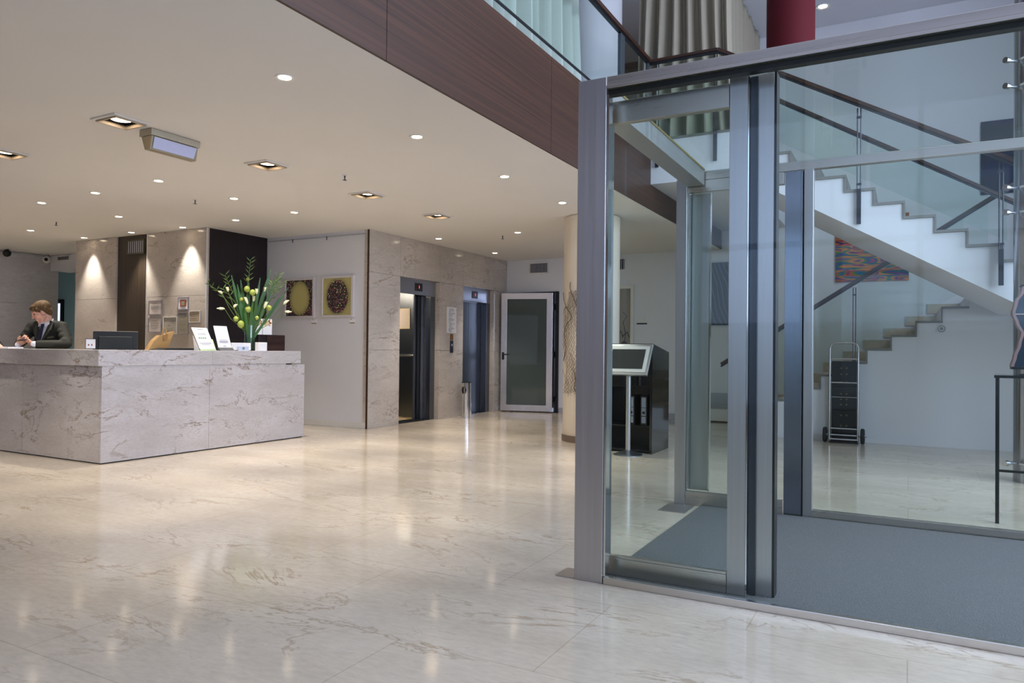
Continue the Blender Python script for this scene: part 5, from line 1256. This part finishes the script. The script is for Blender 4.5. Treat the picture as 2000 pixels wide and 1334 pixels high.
# receptionist behind the counter, head bowed over the phone in his hands
C0 = Vector((-9.25, 5.17, 0)); F = Vector((.42, -.907, 0)).normalized(); Lt = Vector((0, 0, 1)).cross(F)
J = dict(pelvis=C0-F*.10+Vector((0, 0, .93)), chest=C0-F*.01+Vector((0, 0, 1.29)), neck=C0+F*.02+Vector((0, 0, 1.465)), fwd=(F*.97+Vector((0, 0, -.22))).normalized())
J['shL'] = C0+F*.0+Lt*.170+Vector((0, 0, 1.395)); J['shR'] = C0+F*.02-Lt*.185+Vector((0, 0, 1.40))
J['elL'] = C0+F*.10+Lt*.30+Vector((0, 0, 1.185)); J['wrL'] = Vector((-9.075, 4.905, 1.185))
J['elR'] = C0+F*.10-Lt*.30+Vector((0, 0, 1.18)); J['wrR'] = Vector((-9.33, 4.86, 1.175))
for s, q in (('L', 1), ('R', -1)):
    J['hip'+s] = J['pelvis']+Lt*.09*q-Vector((0, 0, .03)); J['kn'+s] = C0-F*.06+Lt*.10*q+Vector((0, 0, .50)); J['an'+s] = C0-F*.12+Lt*.11*q+Vector((0, 0, .085)); J['toe'+s] = C0+F*.05+Lt*.13*q+Vector((0, 0, .05))
hd_ = Head((-9.255, 5.085, 1.566), Vector((-.42, -.80, -.50)), (-.12, -.25, 1), 1.02)
root, jk, ch, f_, lat_, up_ = person('young receptionist in a dark green suit bowing over a phone behind the counter', J, hd_,
    {'L': (Vector((-.95, -.25, .18)), Vector((-.1, .6, .6)), -1, .75, 1.0), 'R': (Vector((.45, .10, .28)), Vector((.5, .4, .6)), 1, .95, 1.0)}, M['suit'])
def onchest(u, z, o=0): # u lateral (his left +), z height
    return C0 + F*(.118 + o) + Lt*u + Vector((0, 0, z))
mb = MB(); mb.prism([onchest(-.058, 1.455, -.055), onchest(.062, 1.455, -.055), onchest(.012, 1.20, .040), onchest(-.008, 1.20, .040)], F*.012); obj('shirt_front', mb, M['shirt'], root)
mb = MB(); cb_ = []
for s in (-1, 1): mb.prism([onchest(.008*s, 1.425, -.02), onchest(.075*s, 1.50, -.095), onchest(.082*s, 1.465, -.075), onchest(.045*s, 1.395, .0)], F*.010+Lt*.002*s)
obj('shirt_collar', mb, M['shirt'], root)
mb = MB(); mb.prism([onchest(-.016, 1.43, -.010), onchest(.020, 1.43, -.010), onchest(.026, 1.24, .052), onchest(.0, 1.20, .058), onchest(-.022, 1.24, .052)], F*.008); obj('tie', mb, M['tie'], root)
mb = MB()
for s in (-1, 1): mb.prism([onchest(.062*s, 1.475, -.058), onchest(.105*s, 1.455, -.062), onchest(.115*s, 1.36, -.004), onchest(.092*s, 1.345, .006), onchest(.100*s, 1.335, .008), onchest(.015*s, 1.185, .052)], F*.012)
obj('lapels', mb, plain('suit_lapel', '#2d2e25', .8, noise=.2, nscale=120), root, bevel=.002)
mb = MB(); mb.prism([onchest(.085, 1.27, .022), onchest(.145, 1.285, -.005), onchest(.145, 1.265, -.003), onchest(.085, 1.25, .024)], F*.006); obj('pocket_flap', mb, plain('suit_pocket', '#3f4031', .8), root)
ph = obj('phone', MB().obox((-9.205, 4.845, 1.232), .06, .034, .005, Vector((1, .15, .05)), Vector((-.1, 1, .35))), M['black'], None, bevel=.003); tag(ph, 'dark phone held in both hands of the receptionist', 'phone')

# hotel guest at the left edge of the frame, hand resting on a paper on the counter
G0 = Vector((-9.85, 4.00, 0)); F2 = Vector((.42, .907, 0)).normalized(); L2 = Vector((0, 0, 1)).cross(F2)
J2 = dict(pelvis=G0+Vector((0, 0, .95)), chest=G0+F2*.03+Vector((0, 0, 1.31)), neck=G0+F2*.05+Vector((0, 0, 1.50)), fwd=F2)
J2['shL'] = G0+F2*.03+L2*.19+Vector((0, 0, 1.43)); J2['shR'] = G0+F2*.03-L2*.19+Vector((0, 0, 1.43))
J2['elR'] = Vector((-9.42, 4.30, 1.21)); J2['wrR'] = Vector((-9.17, 4.50, 1.18)); J2['elL'] = G0+F2*.16+L2*.27+Vector((0, 0, 1.20)); J2['wrL'] = G0+F2*.44+L2*.16+Vector((0, 0, 1.185))
for s, q in (('L', 1), ('R', -1)):
    J2['hip'+s] = J2['pelvis']+L2*.09*q-Vector((0, 0, .03)); J2['kn'+s] = G0+L2*.10*q+Vector((0, 0, .50))+F2*.03; J2['an'+s] = G0+L2*.11*q+Vector((0, 0, .085))-F2*.03; J2['toe'+s] = G0+F2*.12+L2*.13*q+Vector((0, 0, .05))
person('guest cut by the left frame edge, only the writing hand on the counter visible', J2, Head(G0+F2*.10+Vector((0, 0, 1.645)), F2+Vector((0, 0, -.3)), (0, 0, 1), 1.0),
    {'L': (F2+Vector((0, 0, -.08)), Vector((0, 0, -1)), -1, .25, 1.0), 'R': (Vector((.93, .30, -.14)), Vector((0, 0, -1)), -1, .35, 1.0)}, plain('navy_jacket', '#222838', .8))
pp = obj('paper_sheet', MB().prism([(-9.20, 4.48, TZ), (-8.92, 4.54, TZ), (-8.99, 4.74, TZ), (-9.27, 4.70, TZ)], (0, 0, .018)), M['paper'], None); tag(pp, 'white stack of registration papers under the guest hand on the counter', 'paper')
pn = obj('pen', MB().tube([(-9.07, 4.57, 1.155), (-9.19, 4.53, 1.30)], .005, 8), M['track'], None, True); tag(pn, 'dark pen held upright by the guest at the counter', 'pen')
